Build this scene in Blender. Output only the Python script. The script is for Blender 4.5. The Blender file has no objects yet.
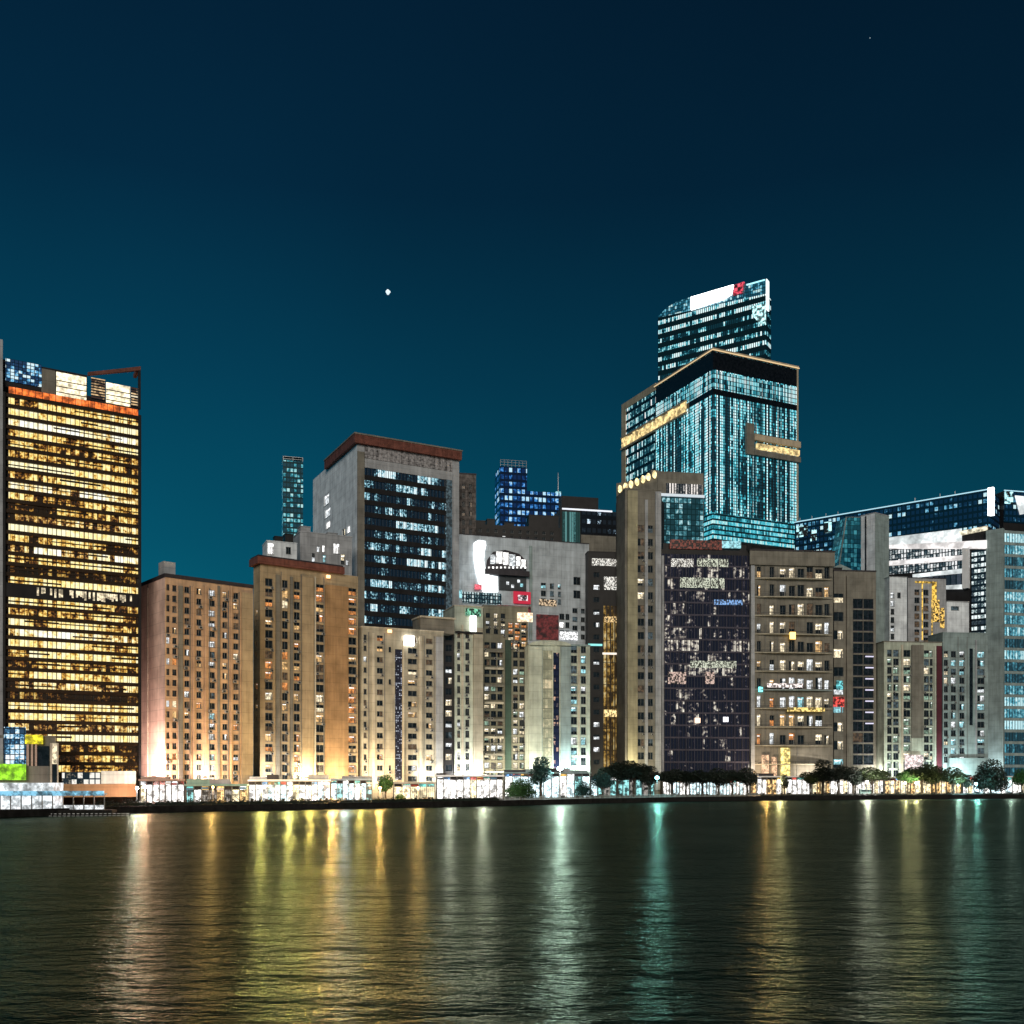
import bpy, math, random
from mathutils import Vector
random.seed(7)
R = math.radians
F = 1004.0; CAM_H = 8.0; HOR = 778.0; G = 1.4     # focal length in px, eye height, horizon row, street level
scene = bpy.context.scene
col = scene.collection

# ------------------------------------------------------------------ materials
class NT:
    def __init__(s, name):
        s.m = bpy.data.materials.new(name); s.m.use_nodes = True
        s.n = s.m.node_tree.nodes; s.l = s.m.node_tree.links
        s.b = s.n['Principled BSDF']
    def node(s, t, **k):
        x = s.n.new(t)
        for a, v in k.items(): setattr(x, a, v)
        return x
    def put(s, sock, v):
        if isinstance(v, bpy.types.NodeSocket): s.l.new(v, sock)
        else: sock.default_value = v
    def M(s, op, a, b=0.0, c=0.0):
        x = s.node('ShaderNodeMath', operation=op)
        s.put(x.inputs[0], a); s.put(x.inputs[1], b); s.put(x.inputs[2], c)
        return x.outputs[0]
    def white(s, a, b=0.0):
        v = s.node('ShaderNodeCombineXYZ'); s.put(v.inputs[0], a); s.put(v.inputs[1], b)
        w = s.node('ShaderNodeTexWhiteNoise', noise_dimensions='2D'); s.l.new(v.outputs[0], w.inputs['Vector'])
        return w.outputs['Value']
    def noise(s, vec, scale, detail=2.0, rough=.5):
        x = s.node('ShaderNodeTexNoise'); x.inputs['Scale'].default_value = scale
        x.inputs['Detail'].default_value = detail; x.inputs['Roughness'].default_value = rough
        if vec is not None: s.l.new(vec, x.inputs['Vector'])
        return x.outputs['Fac']
    def ramp(s, fac, stops, interp='LINEAR'):
        x = s.node('ShaderNodeValToRGB'); x.color_ramp.interpolation = interp
        e = x.color_ramp.elements
        while len(e) < len(stops): e.new(.5)
        for i, (p, c) in enumerate(stops): e[i].position = p; e[i].color = (*c, 1)
        s.put(x.inputs[0], fac); return x.outputs['Color']
    def pos(s): return s.node('ShaderNodeNewGeometry').outputs['Position']
    def obj(s):
        t = s.node('ShaderNodeTexCoord').outputs['Object']
        x = s.node('ShaderNodeSeparateXYZ'); s.l.new(t, x.inputs[0]); return x.outputs
    def done(s, emit=False):
        if emit: s.m.cycles.emission_sampling = 'NONE'
        return s.m

MATS = {}
def solid(name, c, rough=.8, var=.16, scale=.25, metal=0.0):
    """wall paint / stone with weathering: broad blotches and vertical rain streaks"""
    if name in MATS: return MATS[name]
    t = NT(name); p = t.pos()
    mp = t.node('ShaderNodeMapping'); mp.inputs['Scale'].default_value = (1, 1, .08); t.l.new(p, mp.inputs[0])
    a = t.noise(p, scale, 4); b = t.noise(mp.outputs[0], 1.3, 3)
    mp2 = t.node('ShaderNodeMapping'); mp2.inputs['Scale'].default_value = (.9, .9, .03); t.l.new(p, mp2.inputs[0])
    st = t.noise(mp2.outputs[0], .8, 4, .7)
    q = t.node('ShaderNodeSeparateXYZ'); t.l.new(p, q.inputs[0])
    j = t.M('LESS_THAN', t.M('FRACT', t.M('DIVIDE', q.outputs[2], 2.9)), .045)
    f = t.M('MULTIPLY_ADD', a, .45, t.M('MULTIPLY_ADD', b, .25, t.M('MULTIPLY', st, .3)))
    f = t.M('SUBTRACT', f, t.M('MULTIPLY', j, .10))
    lo = tuple(x*(1-2.4*var) for x in c); hi = tuple(min(.95, x*(1+1.6*var)) for x in c)
    t.l.new(t.ramp(f, [(.36, lo), (.64, hi)]), t.b.inputs['Base Color'])
    t.b.inputs['Roughness'].default_value = rough; t.b.inputs['Metallic'].default_value = metal; t.b.inputs['Specular IOR Level'].default_value = .18
    MATS[name] = t.done(); return MATS[name]

def glass(name, c=(.012, .016, .02), rough=.12):
    if name in MATS: return MATS[name]
    t = NT(name); p = t.pos()
    t.l.new(t.ramp(t.noise(p, .8, 2), [(.3, tuple(x*.5 for x in c)), (.7, tuple(x*1.6 for x in c))]), t.b.inputs['Base Color'])
    t.b.inputs['Roughness'].default_value = rough; t.b.inputs['Specular IOR Level'].default_value = .5
    MATS[name] = t.done(); return MATS[name]

def lit(name, c, strength, scale=1.3, contrast=.5, base=(.03, .03, .03)):
    """a lit room seen through its window: furniture and curtains break the light up"""
    if name in MATS: return MATS[name]
    t = NT(name); p = t.pos()
    n = t.noise(p, scale, 3, .65)
    if contrast >= .7:                    # signs and busy rooms: small hard-edged patches
        q = t.node('ShaderNodeSeparateXYZ'); t.l.new(p, q.inputs[0])
        hx = t.M('FLOOR', t.M('MULTIPLY', q.outputs[0], scale*1.15)); hz = t.M('FLOOR', t.M('MULTIPLY', q.outputs[2], scale*.9))
        n = t.M('MULTIPLY_ADD', t.M('SUBTRACT', t.white(hx, hz), .5), .34*contrast, n)
    a = .5 - .20 + .14*contrast; b = .56
    dark = tuple(x*(1-contrast)*.35 for x in c)
    t.l.new(t.ramp(n, [(a, dark), (.5, tuple(x*(.72-.28*contrast) for x in c)), (b, c), (.72, tuple(min(1, x*1.05+.06) for x in c))]), t.b.inputs['Emission Color'])
    t.b.inputs['Emission Strength'].default_value = strength
    t.b.inputs['Base Color'].default_value = (*base, 1); t.b.inputs['Roughness'].default_value = .2
    MATS[name] = t.done(True); return MATS[name]

def curtain(name, bay, fl, ramp, strength=1.0, w=(0, .3, .5, .2), mu=.12, mz=(.2, .85), run=5, base=(.01, .02, .03),
            clutter=.45, cs=1.1, rough=.12, band=False):
    """lit panes of a glass wall, one random brightness per pane, column (w0), floor (w1), pane (w2) and run of panes (w3)"""
    if name in MATS: return MATS[name]
    t = NT(name); o = t.obj()
    u = t.M('ADD', o[0], o[1]); cu = t.M('DIVIDE', u, bay); iu = t.M('FLOOR', cu); fu = t.M('FRACT', cu)
    if band:
        rnd = t.node('ShaderNodeObjectInfo').outputs['Random']; iz = t.M('MULTIPLY', rnd, 917.0); fz = None
    else:
        cz = t.M('DIVIDE', o[2], fl); iz = t.M('FLOOR', cz); fz = t.M('FRACT', cz)
    v = t.M('MULTIPLY', t.white(iu, iz), w[2])
    v = t.M('MULTIPLY_ADD', t.white(iu, 3.7), w[0], v)
    v = t.M('MULTIPLY_ADD', t.white(7.3, iz), w[1], v)
    v = t.M('MULTIPLY_ADD', t.white(t.M('FLOOR', t.M('DIVIDE', t.M('ADD', iu, t.M('MULTIPLY', iz, 1.7)), float(run))), t.M('ADD', iz, .31)), w[3], v)
    n = t.noise(t.pos(), cs, 2.5, .65)
    v = t.M('MULTIPLY_ADD', t.M('SUBTRACT', n, .5), clutter*2.2, v)
    c = t.ramp(v, ramp)
    m = t.M('MULTIPLY', t.M('GREATER_THAN', fu, mu), t.M('LESS_THAN', fu, 1-mu))
    if fz is not None:
        m = t.M('MULTIPLY', m, t.M('MULTIPLY', t.M('GREATER_THAN', fz, mz[0]), t.M('LESS_THAN', fz, mz[1])))
    t.l.new(c, t.b.inputs['Emission Color'])
    t.l.new(t.M('MULTIPLY', m, strength), t.b.inputs['Emission Strength'])
    t.b.inputs['Base Color'].default_value = (*base, 1); t.b.inputs['Roughness'].default_value = rough
    MATS[name] = t.done(True); return MATS[name]

def glow(name, c, strength):
    if name in MATS: return MATS[name]
    t = NT(name); t.b.inputs['Emission Color'].default_value = (*c, 1); t.b.inputs['Emission Strength'].default_value = strength
    t.b.inputs['Base Color'].default_value = (*[x*.5 for x in c], 1)
    MATS[name] = t.done(True); return MATS[name]

K = (0, 0, 0)
DARKGLASS = glass('dark window glass')
FRAME = solid('window frame paint', (.16, .16, .155), .5, .1)
FRAME_D = solid('dark window frame', (.03, .03, .032), .4, .1)
L = dict(
    dark=DARKGLASS,
    dim=lit('dim room', (.30,.17,.08), .35, 1.0, .6),
    dimc=lit('dim cool room', (.12,.2,.24), .45, 1.0, .6),
    warm=lit('warm lit room', (1, .60, .24), 1.05, .9, .5),
    orange=lit('orange lit room', (1,.36,.09), .9, .9, .5),
    cream=lit('cream lit room', (1, .83, .55), 1.25, .9, .45),
    white=lit('white lit room', (.92, .97, 1), 1.2, .9, .45),
    cool=lit('cool lit room', (.42, .90, 1), 1.0, .9, .45),
    green=lit('green lit room', (.42,.66,.48), .7, .9, .55),
    bright=lit('bright white room', (1, .98, .95), 2.2, .8, .3),
)

# ------------------------------------------------------------------ mesh helpers
class MB:
    def __init__(s): s.v = []; s.f = []; s.mi = []; s.mats = []
    def _m(s, m):
        if m not in s.mats: s.mats.append(m)
        return s.mats.index(m)
    def poly(s, pts, m):
        k = len(s.v); s.v += [tuple(p) for p in pts]; s.f.append(tuple(range(k, k+len(pts)))); s.mi.append(s._m(m))
    def box(s, x0, x1, y0, y1, z0, z1, m):
        k = len(s.v)
        s.v += [(x0,y0,z0),(x1,y0,z0),(x1,y1,z0),(x0,y1,z0),(x0,y0,z1),(x1,y0,z1),(x1,y1,z1),(x0,y1,z1)]
        i = s._m(m)
        for q in ((0,3,2,1),(4,5,6,7),(0,1,5,4),(1,2,6,5),(2,3,7,6),(3,0,4,7)):
            s.f.append(tuple(k+a for a in q)); s.mi.append(i)
    def prism(s, pts, y0, y1, m):
        """outline pts (x,z) extruded from y0 to y1"""
        n = len(pts); k = len(s.v); i = s._m(m)
        s.v += [(x, y0, z) for x, z in pts] + [(x, y1, z) for x, z in pts]
        s.f += [tuple(k+j for j in range(n)), tuple(k+n+j for j in reversed(range(n)))]; s.mi += [i, i]
        for j in range(n):
            a, b = k+j, k+(j+1) % n
            s.f.append((a, a+n, b+n, b)); s.mi.append(i)
    def tube(s, pts, rad, m, n=8):
        """tapered tube through pts with one radius per point"""
        i = s._m(m); rings = []
        for j, p in enumerate(pts):
            p = Vector(p); d = (Vector(pts[min(j+1, len(pts)-1)]) - Vector(pts[max(j-1, 0)])).normalized()
            a = d.orthogonal().normalized(); b = d.cross(a); k = len(s.v); rings.append(k)
            r = rad[j] if isinstance(rad, (list, tuple)) else rad
            for q in range(n):
                t = 2*math.pi*q/n; s.v.append(tuple(p + a*(r*math.cos(t)) + b*(r*math.sin(t))))
        for j in range(len(rings)-1):
            for q in range(n):
                s.f.append((rings[j]+q, rings[j]+(q+1) % n, rings[j+1]+(q+1) % n, rings[j+1]+q)); s.mi.append(i)
        for k in (rings[0], rings[-1]):
            s.f.append(tuple(k+q for q in range(n))); s.mi.append(i)
    def mesh(s, name):
        me = bpy.data.meshes.new(name); me.from_pydata(s.v, [], s.f)
        for m in s.mats: me.materials.append(m)
        me.polygons.foreach_set('material_index', s.mi); me.update(); return me
    def build(s, name, parent=None, loc=(0,0,0), rz=0.0):
        return link(name, s.mesh(name), parent, loc, rz)
def link(name, me, parent=None, loc=(0,0,0), rz=0.0):
    o = bpy.data.objects.new(name, me); col.objects.link(o); o.location = loc; o.rotation_euler = (0,0,rz)
    if parent: o.parent = parent
    return o
def tag(o, label=None, cat=None, group=None, kind=None):
    for k, v in (('label', label), ('category', cat), ('group', group), ('kind', kind)):
        if v: o[k] = v
    return o
def empty(name, loc, label, cat, group=None, rz=0.0):
    o = bpy.data.objects.new(name, None); col.objects.link(o); o.location = loc; o.rotation_euler = (0,0,rz)
    o.empty_display_size = .5
    return tag(o, label, cat, group)
def copy_tree(o, parent=None):
    c = o.copy(); col.objects.link(c)
    if parent: c.parent = parent
    for ch in list(o.children): copy_tree(ch, c)
    return c
def at(px, py, Y): return Vector(((px-512)/F*Y, Y, CAM_H + (HOR-py)/F*Y))

# ------------------------------------------------------------------ building frame
class Bld:
    """main face runs from the origin along local +x, depth is local +y, up is +z; sizes are read from the picture once and become metres"""
    def __init__(s, name, label, cat, px, Y, yaw, ptop, pxr, side=None, dep=14.0, top_at_right=False, base=G, group=None):
        group = group or {'apartment_block': 'apartment blocks along the waterfront', 'office_block': 'office blocks in the middle of the skyline', 'shop_row': 'shop rows along the promenade', 'glass_tower': 'far glass towers'}.get(name)
        a = R(yaw); s.c, s.s = math.cos(a), math.sin(a); s.X = (px-512)/F*Y; s.Y = Y; s.base = base; s.yaw = a
        s.w = s.u(pxr)
        s.h = s.z(s.w if top_at_right else 0.0, ptop)
        if side is None: s.d = dep
        else:
            ox = 0.0 if yaw > 0 else s.w
            X0 = s.X + ox*s.c; Y0 = s.Y + ox*s.s; k = (side-512)/F
            s.d = (k*Y0 - X0)/(-s.s - k*s.c)
        s.root = empty(name, (s.X, s.Y, base), label, cat, group, a)
    def u(s, px):
        k = (px-512)/F; return (k*s.Y - s.X)/(s.c - k*s.s)
    def v(s, px):                       # distance back along the left side face
        k = (px-512)/F; return (k*s.Y - s.X)/(-s.s - k*s.c)
    def z(s, u, py): return CAM_H + (HOR-py)/F*(s.Y + u*s.s) - s.base
    def zl(s, v, py): return CAM_H + (HOR-py)/F*(s.Y + v*s.c) - s.base
    def P(s, px, py): u = s.u(px); return u, s.z(u, py)
    def fmap(s, face):
        if face == 'm': return lambda u, z, d: (u, d, z)
        if face == 'l': return lambda u, z, d: (d, u, z)
        return lambda u, z, d: (s.w-d, u, z)
    def grid(s, mb, face, Z0, Z1, ops, mat, rev=None, dp=.35, U0=0.0, U1=None):
        fm = s.fmap(face); U1 = U1 if U1 is not None else (s.w if face == 'm' else s.d)
        r = lambda x: round(x, 3)
        us = sorted({r(U0), r(U1)} | {r(min(max(o[i], U0), U1)) for o in ops for i in (0, 1)})
        zs = sorted({r(Z0), r(Z1)} | {r(min(max(o[i], Z0), Z1)) for o in ops for i in (2, 3)})
        iu = {x: i for i, x in enumerate(us)}; iz = {x: i for i, x in enumerate(zs)}
        cov = set()
        for o in ops:
            a, b, c, d = iu[r(min(max(o[0],U0),U1))], iu[r(min(max(o[1],U0),U1))], iz[r(min(max(o[2],Z0),Z1))], iz[r(min(max(o[3],Z0),Z1))]
            for i in range(a, b):
                for j in range(c, d): cov.add((i, j))
        for j in range(len(zs)-1):
            i = 0
            while i < len(us)-1:
                if (i, j) in cov: i += 1; continue
                k = i
                while k < len(us)-1 and (k, j) not in cov: k += 1
                mb.poly([fm(us[i], zs[j], 0), fm(us[k], zs[j], 0), fm(us[k], zs[j+1], 0), fm(us[i], zs[j+1], 0)], mat); i = k
        rev = rev or mat
        for (a, b, c, d, *_) in ops:
            for q in ((a,c,b,c), (b,c,b,d), (b,d,a,d), (a,d,a,c)):
                mb.poly([fm(q[0],q[1],0), fm(q[2],q[3],0), fm(q[2],q[3],dp), fm(q[0],q[1],dp)], rev)
    def body(s, wall, om=(), ol=(), orr=(), h=None, dp=.35, rev=None, sides='mlrb', name='wall', z0=0.0, roof=None, lmat=None):
        h = h or s.h; mb = MB(); d = s.d; w = s.w
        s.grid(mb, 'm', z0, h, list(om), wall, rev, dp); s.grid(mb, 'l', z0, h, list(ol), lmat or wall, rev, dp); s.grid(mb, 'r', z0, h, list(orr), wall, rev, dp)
        mb.poly([(w,d,z0),(0,d,z0),(0,d,h),(w,d,h)], wall); mb.poly([(0,0,h-.3),(w,0,h-.3),(w,d,h-.3),(0,d,h-.3)], roof or wall)
        return mb.build(name, s.root)
    def coping(s, mat, h=None, t=.5, hh=.6, name='parapet', out=.15):
        h = h or s.h; mb = MB(); w, d = s.w, s.d
        mb.box(-out, w+out, -out, t, h, h+hh, mat); mb.box(-out, w+out, d-t, d+out, h, h+hh, mat)
        mb.box(-out, t, t, d-t, h, h+hh, mat); mb.box(w-t, w+out, t, d-t, h, h+hh, mat)
        return mb.build(name, s.root)
    def boxpart(s, name, px0, px1, py0, py1, mat, y0=-.3, y1=.2, label=None):
        u0, u1 = s.u(px0), s.u(px1); mb = MB(); um = (u0+u1)/2
        mb.box(u0, u1, y0, y1, max(0, s.z(um, py1)), s.z(um, py0), mat); o = mb.build(name, s.root)
        if label: o['label'] = label
        return o
    def cols(s, cols, py0, pitch, n, face='m', hpx=6.0):
        """window openings in columns; cols = (px, width px, palette)"""
        ops = []
        z0 = s.z(0, py0); dz = pitch*s.Y/F; hh = hpx*s.Y/F
        for c in cols:
            px, wpx, pal = c[:3]
            if face == 'm': a, b = s.u(px-wpx/2), s.u(px+wpx/2)
            else: a, b = sorted((s.v(px-wpx/2), s.v(px+wpx/2)))
            for i in range(n):
                zc = z0 - i*dz
                if zc < 3.5: continue
                if len(c) > 3 and random.random() > c[3]: continue
                ops.append((a, b, zc-hh/2, zc+hh/2, pal))
        return ops

_wm = {}
def win_mesh(w, h, mat, var, frame):
    key = (round(w, 2), round(h, 2), mat.name, var, frame.name)
    if key in _wm: return _wm[key]
    mb = MB(); t = min(.09, w*.08)
    wq = lambda a, b, c, d, m: mb.poly([(a,.04,c),(b,.04,c),(b,.04,d),(a,.04,d)], m)
    if var == 1: wq(0, w, h*.55, h, DARKGLASS); wq(0, w, 0, h*.55, mat)
    elif var == 2: wq(0, w*.45, 0, h, DARKGLASS); wq(w*.45, w, 0, h, mat)
    elif var == 3: wq(0, w, 0, h*.4, DARKGLASS); wq(0, w, h*.4, h, mat)
    else: wq(0, w, 0, h, mat)
    if mat is not DARKGLASS and not mat.name.startswith('dim') and var != 1:      # ceiling lamp and a drawn curtain edge
        x0 = w*(.5 if var == 2 else .12); mb.box(x0, x0+(w-x0)*.7, .030, .038, h*.76, h*.86, L['bright'])
        mb.box(w*.78, w*.93, .028, .036, t, h*.74, FRAME)
    mb.box(0, t, -.03, .03, 0, h, frame); mb.box(w-t, w, -.03, .03, 0, h, frame)
    mb.box(t, w-t, -.03, .03, 0, t, frame); mb.box(t, w-t, -.03, .03, h-t, h, frame)
    if w > .9: mb.box(w/2-t/2, w/2+t/2, -.025, .035, t, h-t, frame)
    mb.box(-.08, w+.08, -.5, -.04, -.14, -.02, frame)         # sill
    _wm[key] = mb.mesh('window'); return _wm[key]
def pick(pal):
    r = random.random()*sum(p for _, p in pal)
    for k, p in pal:
        r -= p
        if r <= 0: return k
    return pal[-1][0]
def windows(b, ops, face='m', dp=.33, frame=None, limit=100, name='window'):
    frame = frame or FRAME
    rest = MB(); order = list(ops)
    if len(order) > limit:
        idx = sorted(range(len(order)), key=lambda i: -(order[i][1]-order[i][0])*(order[i][3]-order[i][2]) + .0001*order[i][0]); keep = set(idx[:limit])
    else: keep = set(range(len(order)))
    for i, (a, c, z0, z1, pal) in enumerate(order):
        k = pick(pal); m = L[k]; var = 0 if k in ('dark', 'bright') else random.choice((0, 0, 1, 2, 3))
        w, h = c-a, z1-z0
        if w <= .05 or h <= .05: continue
        if i in keep:
            me = win_mesh(w, h, m, var, frame)
            if face == 'm': link(name, me, b.root, (a, dp, z0))
            elif face == 'l': link(name, me, b.root, (dp, c, z0), -math.pi/2)
            else: link(name, me, b.root, (b.w-dp, a, z0), math.pi/2)
        else:
            fm = b.fmap(face)
            rest.poly([fm(a,z0,dp), fm(c,z0,dp), fm(c,z1,dp), fm(a,z1,dp)], m)
            rest.poly([fm(a,z0,-.14), fm(c,z0,-.14), fm(c,z0,dp), fm(a,z0,dp)], frame)
            t = .09; um = (a+c)/2
            rest.poly([fm(um-t/2,z0,dp-.03), fm(um+t/2,z0,dp-.03), fm(um+t/2,z1,dp-.03), fm(um-t/2,z1,dp-.03)], frame)
    if rest.f: tag(rest.build(name, b.root), kind='stuff')
def roof_clutter(b, items, mat):
    """plant rooms, tanks: (px0, px1, height m, y0, y1)"""
    for (p0, p1, hh, y0, y1) in items:
        mb = MB(); u0, u1 = b.u(p0), b.u(p1); mb.box(u0, u1, y0, y1, b.h-.3, b.h+hh, mat)
        mb.box(u0-.15, u1+.15, y0-.15, y1+.15, b.h+hh, b.h+hh+.25, mat)
        mb.build('plant_room', b.root)
def bands(b, zs, hb, mat, u0=None, u1=None, y=.3, name='window_band', mull=1.5, mm=None, limit=100):
    """one glazed strip per storey with its mullions"""
    u0 = 0 if u0 is None else u0; u1 = b.w if u1 is None else u1
    mb = MB(); mb.poly([(u0,y,0),(u1,y,0),(u1,y,hb),(u0,y,hb)], mat)
    n = max(1, int((u1-u0)/mull))
    for i in range(n+1):
        x = u0 + (u1-u0)*i/n; mb.box(x-.06, x+.06, y-.12, y-.01, 0, hb, mm or FRAME_D)
    me = mb.mesh(name)
    return [link(name, me, b.root, (0, 0, z)) for z in zs]

AC = None
def fittings(b, ops, n=30, pipes=(), dp=0.0):
    """wall air conditioners under some windows, and drain pipes at picture columns"""
    global AC
    if AC is None:
        mb = MB(); pm = solid('grey painted casing', (.42,.42,.40), .5, .1); mb.box(0,.95,-.5,-.02,0,.62,pm); mb.box(.12,.83,-.53,-.505,.08,.54,FRAME_D); mb.box(-.05,1.0,-.45,-.02,-.1,-.01,FRAME_D); AC = mb.mesh('air_conditioner')
    rng = random.Random(len(ops)*7+n); o_ = [o for o in ops if o[4] and o[1]-o[0] > .6]
    for o in rng.sample(o_, min(n, len(o_))): link('air_conditioner', AC, b.root, (rng.choice((o[0]-.15, o[1]-.8)), 0, o[2]-.95))
    for px in pipes:
        u = b.u(px); mb = MB(); mb.box(u-.09, u+.09, -.2, -.01, 0, b.h-1.5, FRAME); mb.build('drain_pipe', b.root)

# palettes
PW = [('dark',.42),('dim',.16),('warm',.14),('orange',.07),('cream',.06),('white',.05)]
PO = [('dark',.36),('dim',.16),('warm',.24),('orange',.20),('cream',.04)]
PD = [('dark',.72),('dim',.12),('warm',.09),('white',.07)]
PB = [('dark',.28),('white',.42),('dimc',.16),('cool',.14)]
PG = [('dark',.34),('green',.34),('cream',.12),('dimc',.2)]
PM = [('dark',.40),('dim',.12),('cream',.20),('white',.16),('warm',.06),('green',.06)]
PC = [('dark',.34),('cool',.34),('white',.12),('dimc',.2)]
P1 = [('dark',.7),('dim',.2),('white',.1)]

# wall paints
W_TAN = solid('tan render', (.50,.33,.21)); W_TAN2 = solid('olive render', (.35,.27,.17)); W_BROWN = solid('brown render', (.33,.20,.10))
W_BEIGE = solid('beige render', (.35,.32,.25)); W_BEIGE_L = solid('pale beige render', (.48,.43,.34)); W_GREY = solid('grey concrete', (.33,.34,.36))
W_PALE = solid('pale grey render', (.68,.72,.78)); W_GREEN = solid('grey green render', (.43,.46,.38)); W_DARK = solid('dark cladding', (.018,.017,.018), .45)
W_BRONZE = solid('dark bronze cladding', (.030,.018,.010), .4); W_ROOF = solid('red brown roof metal', (.16,.06,.045), .6, .2, .6)
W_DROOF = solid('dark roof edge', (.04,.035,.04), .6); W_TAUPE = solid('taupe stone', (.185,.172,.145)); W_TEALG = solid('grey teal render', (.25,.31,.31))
W_PINK = solid('pinkish tan render', (.46,.33,.27)); W_PURPLE = solid('purple grey mullions', (.06,.055,.08), .5); W_WHITE = solid('white cladding', (.72,.72,.74), .5, .06)
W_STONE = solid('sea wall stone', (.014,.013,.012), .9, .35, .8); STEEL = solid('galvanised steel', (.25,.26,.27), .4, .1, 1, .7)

# ------------------------------------------------------------------ setting
def shore(px):                                   # the line where water meets the sea wall, as distance from the camera
    t = [(-400,818+0),(0,818),(140,813),(380,808.5),(500,806),(620,803),(760,800.5),(1024,798.5),(1500,797.5)]
    for (a, ya), (b, yb) in zip(t, t[1:]):
        if px <= b: y = ya + (yb-ya)*(px-a)/(b-a); return CAM_H*F/(y-HOR)
    return CAM_H*F/(t[-1][1]-HOR)
line = [(-400, shore(-400))] + [(p, shore(p)) for p in range(-300, 1501, 60)]
pts = [((p-512)/F*Y, Y) for p, Y in line]
def water_mat():
    t = NT('night harbour water'); p = t.pos()
    mp = t.node('ShaderNodeMapping'); mp.inputs['Scale'].default_value = (.55, 1.0, 1); mp.inputs['Rotation'].default_value = (0, 0, R(9)); t.l.new(p, mp.inputs[0])
    n1 = t.noise(mp.outputs[0], 1.5, 4, .6); n2 = t.noise(mp.outputs[0], .32, 2, .5); n3 = t.noise(p, .05, 2); n4 = t.noise(mp.outputs[0], .11, 3, .55)
    hsum = t.M('MULTIPLY_ADD', n1, .46, t.M('MULTIPLY_ADD', n2, .85, t.M('MULTIPLY', n4, 1.1)))
    hsum = t.M('MULTIPLY', hsum, t.M('MULTIPLY_ADD', n3, 1.0, .5))
    bp = t.node('ShaderNodeBump'); bp.inputs['Strength'].default_value = .62; bp.inputs['Distance'].default_value = 1.0
    t.l.new(hsum, bp.inputs['Height'])
    gl = t.node('ShaderNodeBsdfGlossy'); gl.inputs['Roughness'].default_value = .235; gl.inputs['Color'].default_value = (.72,.82,.62,1); t.l.new(bp.outputs[0], gl.inputs['Normal'])
    df = t.node('ShaderNodeBsdfDiffuse'); df.inputs['Color'].default_value = (.004,.016,.013,1)
    fr = t.node('ShaderNodeFresnel'); fr.inputs['IOR'].default_value = 1.07; t.l.new(bp.outputs[0], fr.inputs['Normal'])
    mx = t.node('ShaderNodeMixShader'); t.l.new(t.M('MULTIPLY', fr.outputs[0], .5), mx.inputs[0]); t.l.new(df.outputs[0], mx.inputs[1]); t.l.new(gl.outputs[0], mx.inputs[2])
    t.l.new(mx.outputs[0], t.n['Material Output'].inputs['Surface'])
    return t.done()
mb = MB(); mb.poly([(-1200,-150,0),(1200,-150,0),(1200,1000,0),(-1200,1000,0)], water_mat())
tag(mb.build('water'), kind='structure')
PAVE = solid('grey pavement', (.12,.115,.105), .9, .2, .5)
mb = MB()
for a, b in zip(pts, pts[1:]):
    mb.poly([(a[0],a[1],G),(b[0],b[1],G),(b[0]*8,3200,G),(a[0]*8,3200,G)], PAVE)
tag(mb.build('ground'), kind='structure')
mb = MB()                                         # sea wall with a coping
for a, b in zip(pts, pts[1:]):
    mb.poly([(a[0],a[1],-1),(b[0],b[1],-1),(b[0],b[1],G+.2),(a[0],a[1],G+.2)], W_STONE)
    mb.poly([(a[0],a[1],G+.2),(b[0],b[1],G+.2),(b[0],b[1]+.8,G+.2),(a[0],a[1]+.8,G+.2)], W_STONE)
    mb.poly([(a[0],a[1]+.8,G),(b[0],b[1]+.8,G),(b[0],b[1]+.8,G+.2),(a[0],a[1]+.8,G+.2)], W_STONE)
tag(mb.build('sea_wall'), 'long dark stone sea wall along the water edge', 'sea wall')

# ------------------------------------------------------------------ 1: left office tower
R_GOLD = [(.30,(.010,.005,.002)),(.38,(.14,.05,.010)),(.46,(.58,.31,.05)),(.57,(1,.75,.25)),(.82,(1,.92,.58))]
b = Bld('office_tower', 'tall office tower at the left edge with rows of golden lit storeys', 'office tower', 3, 245, 31, 357, 140, dep=26)
fl = 10.55*b.Y/F; ztop = b.z(0, 392); n = 37
mb = MB(); core = .55
mb.box(0, b.w, core, b.d, 0, ztop+.1, W_BRONZE)
for i in range(n):
    z1 = ztop - i*fl; mb.box(0, b.w, -.05, core-.002, z1-fl*.36, z1, W_BRONZE)
mb.build('wall', b.root)
MB1 = curtain('gold office panes', 1.05, 1, R_GOLD, 1.3, (.05,.34,.26,.35), .06, run=6, base=(.02,.015,.01), clutter=.42, cs=1.0, band=True)
zz_ = [ztop - i*fl - fl for i in range(n-1)]
_al = dict(w=(.05,.34,.26,.35), mu=.06, run=6, base=(.02,.015,.01), clutter=.42, cs=1.0, band=True)
MB1D = curtain('dim gold office panes', 1.05, 1, [(p+.22, c) for p, c in R_GOLD[:-1]], .8, **_al); MB1W = curtain('pale gold office panes', 1.05, 1, [(p-.06, (c[0], min(1,c[1]*1.08), min(1,c[2]*1.5))) for p, c in R_GOLD], 1.3, **_al)
for k, z in enumerate(zz_): bands(b, [z + random.uniform(-.1,.1)], fl*.66, MB1D if k in (16,28) else MB1W if k in (2,8,11,14,22,27,31) else MB1, 1.2, b.w-.4, .5, mull=2.1)
for z in zz_:                                      # dropped ceilings and blinds split many storeys into two thin lines
    x = 1.2; mb = MB(); q = z+fl*random.choice((.2,.3,.36))
    while x < b.w-3:
        ln = random.uniform(3, 12)
        if random.random() < .5: mb.box(x, min(b.w-.45, x+ln), .30, .37, q, q+fl*random.uniform(.08,.2), W_BRONZE)
        x += ln
    if mb.f: mb.build('blind', b.root)
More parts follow.
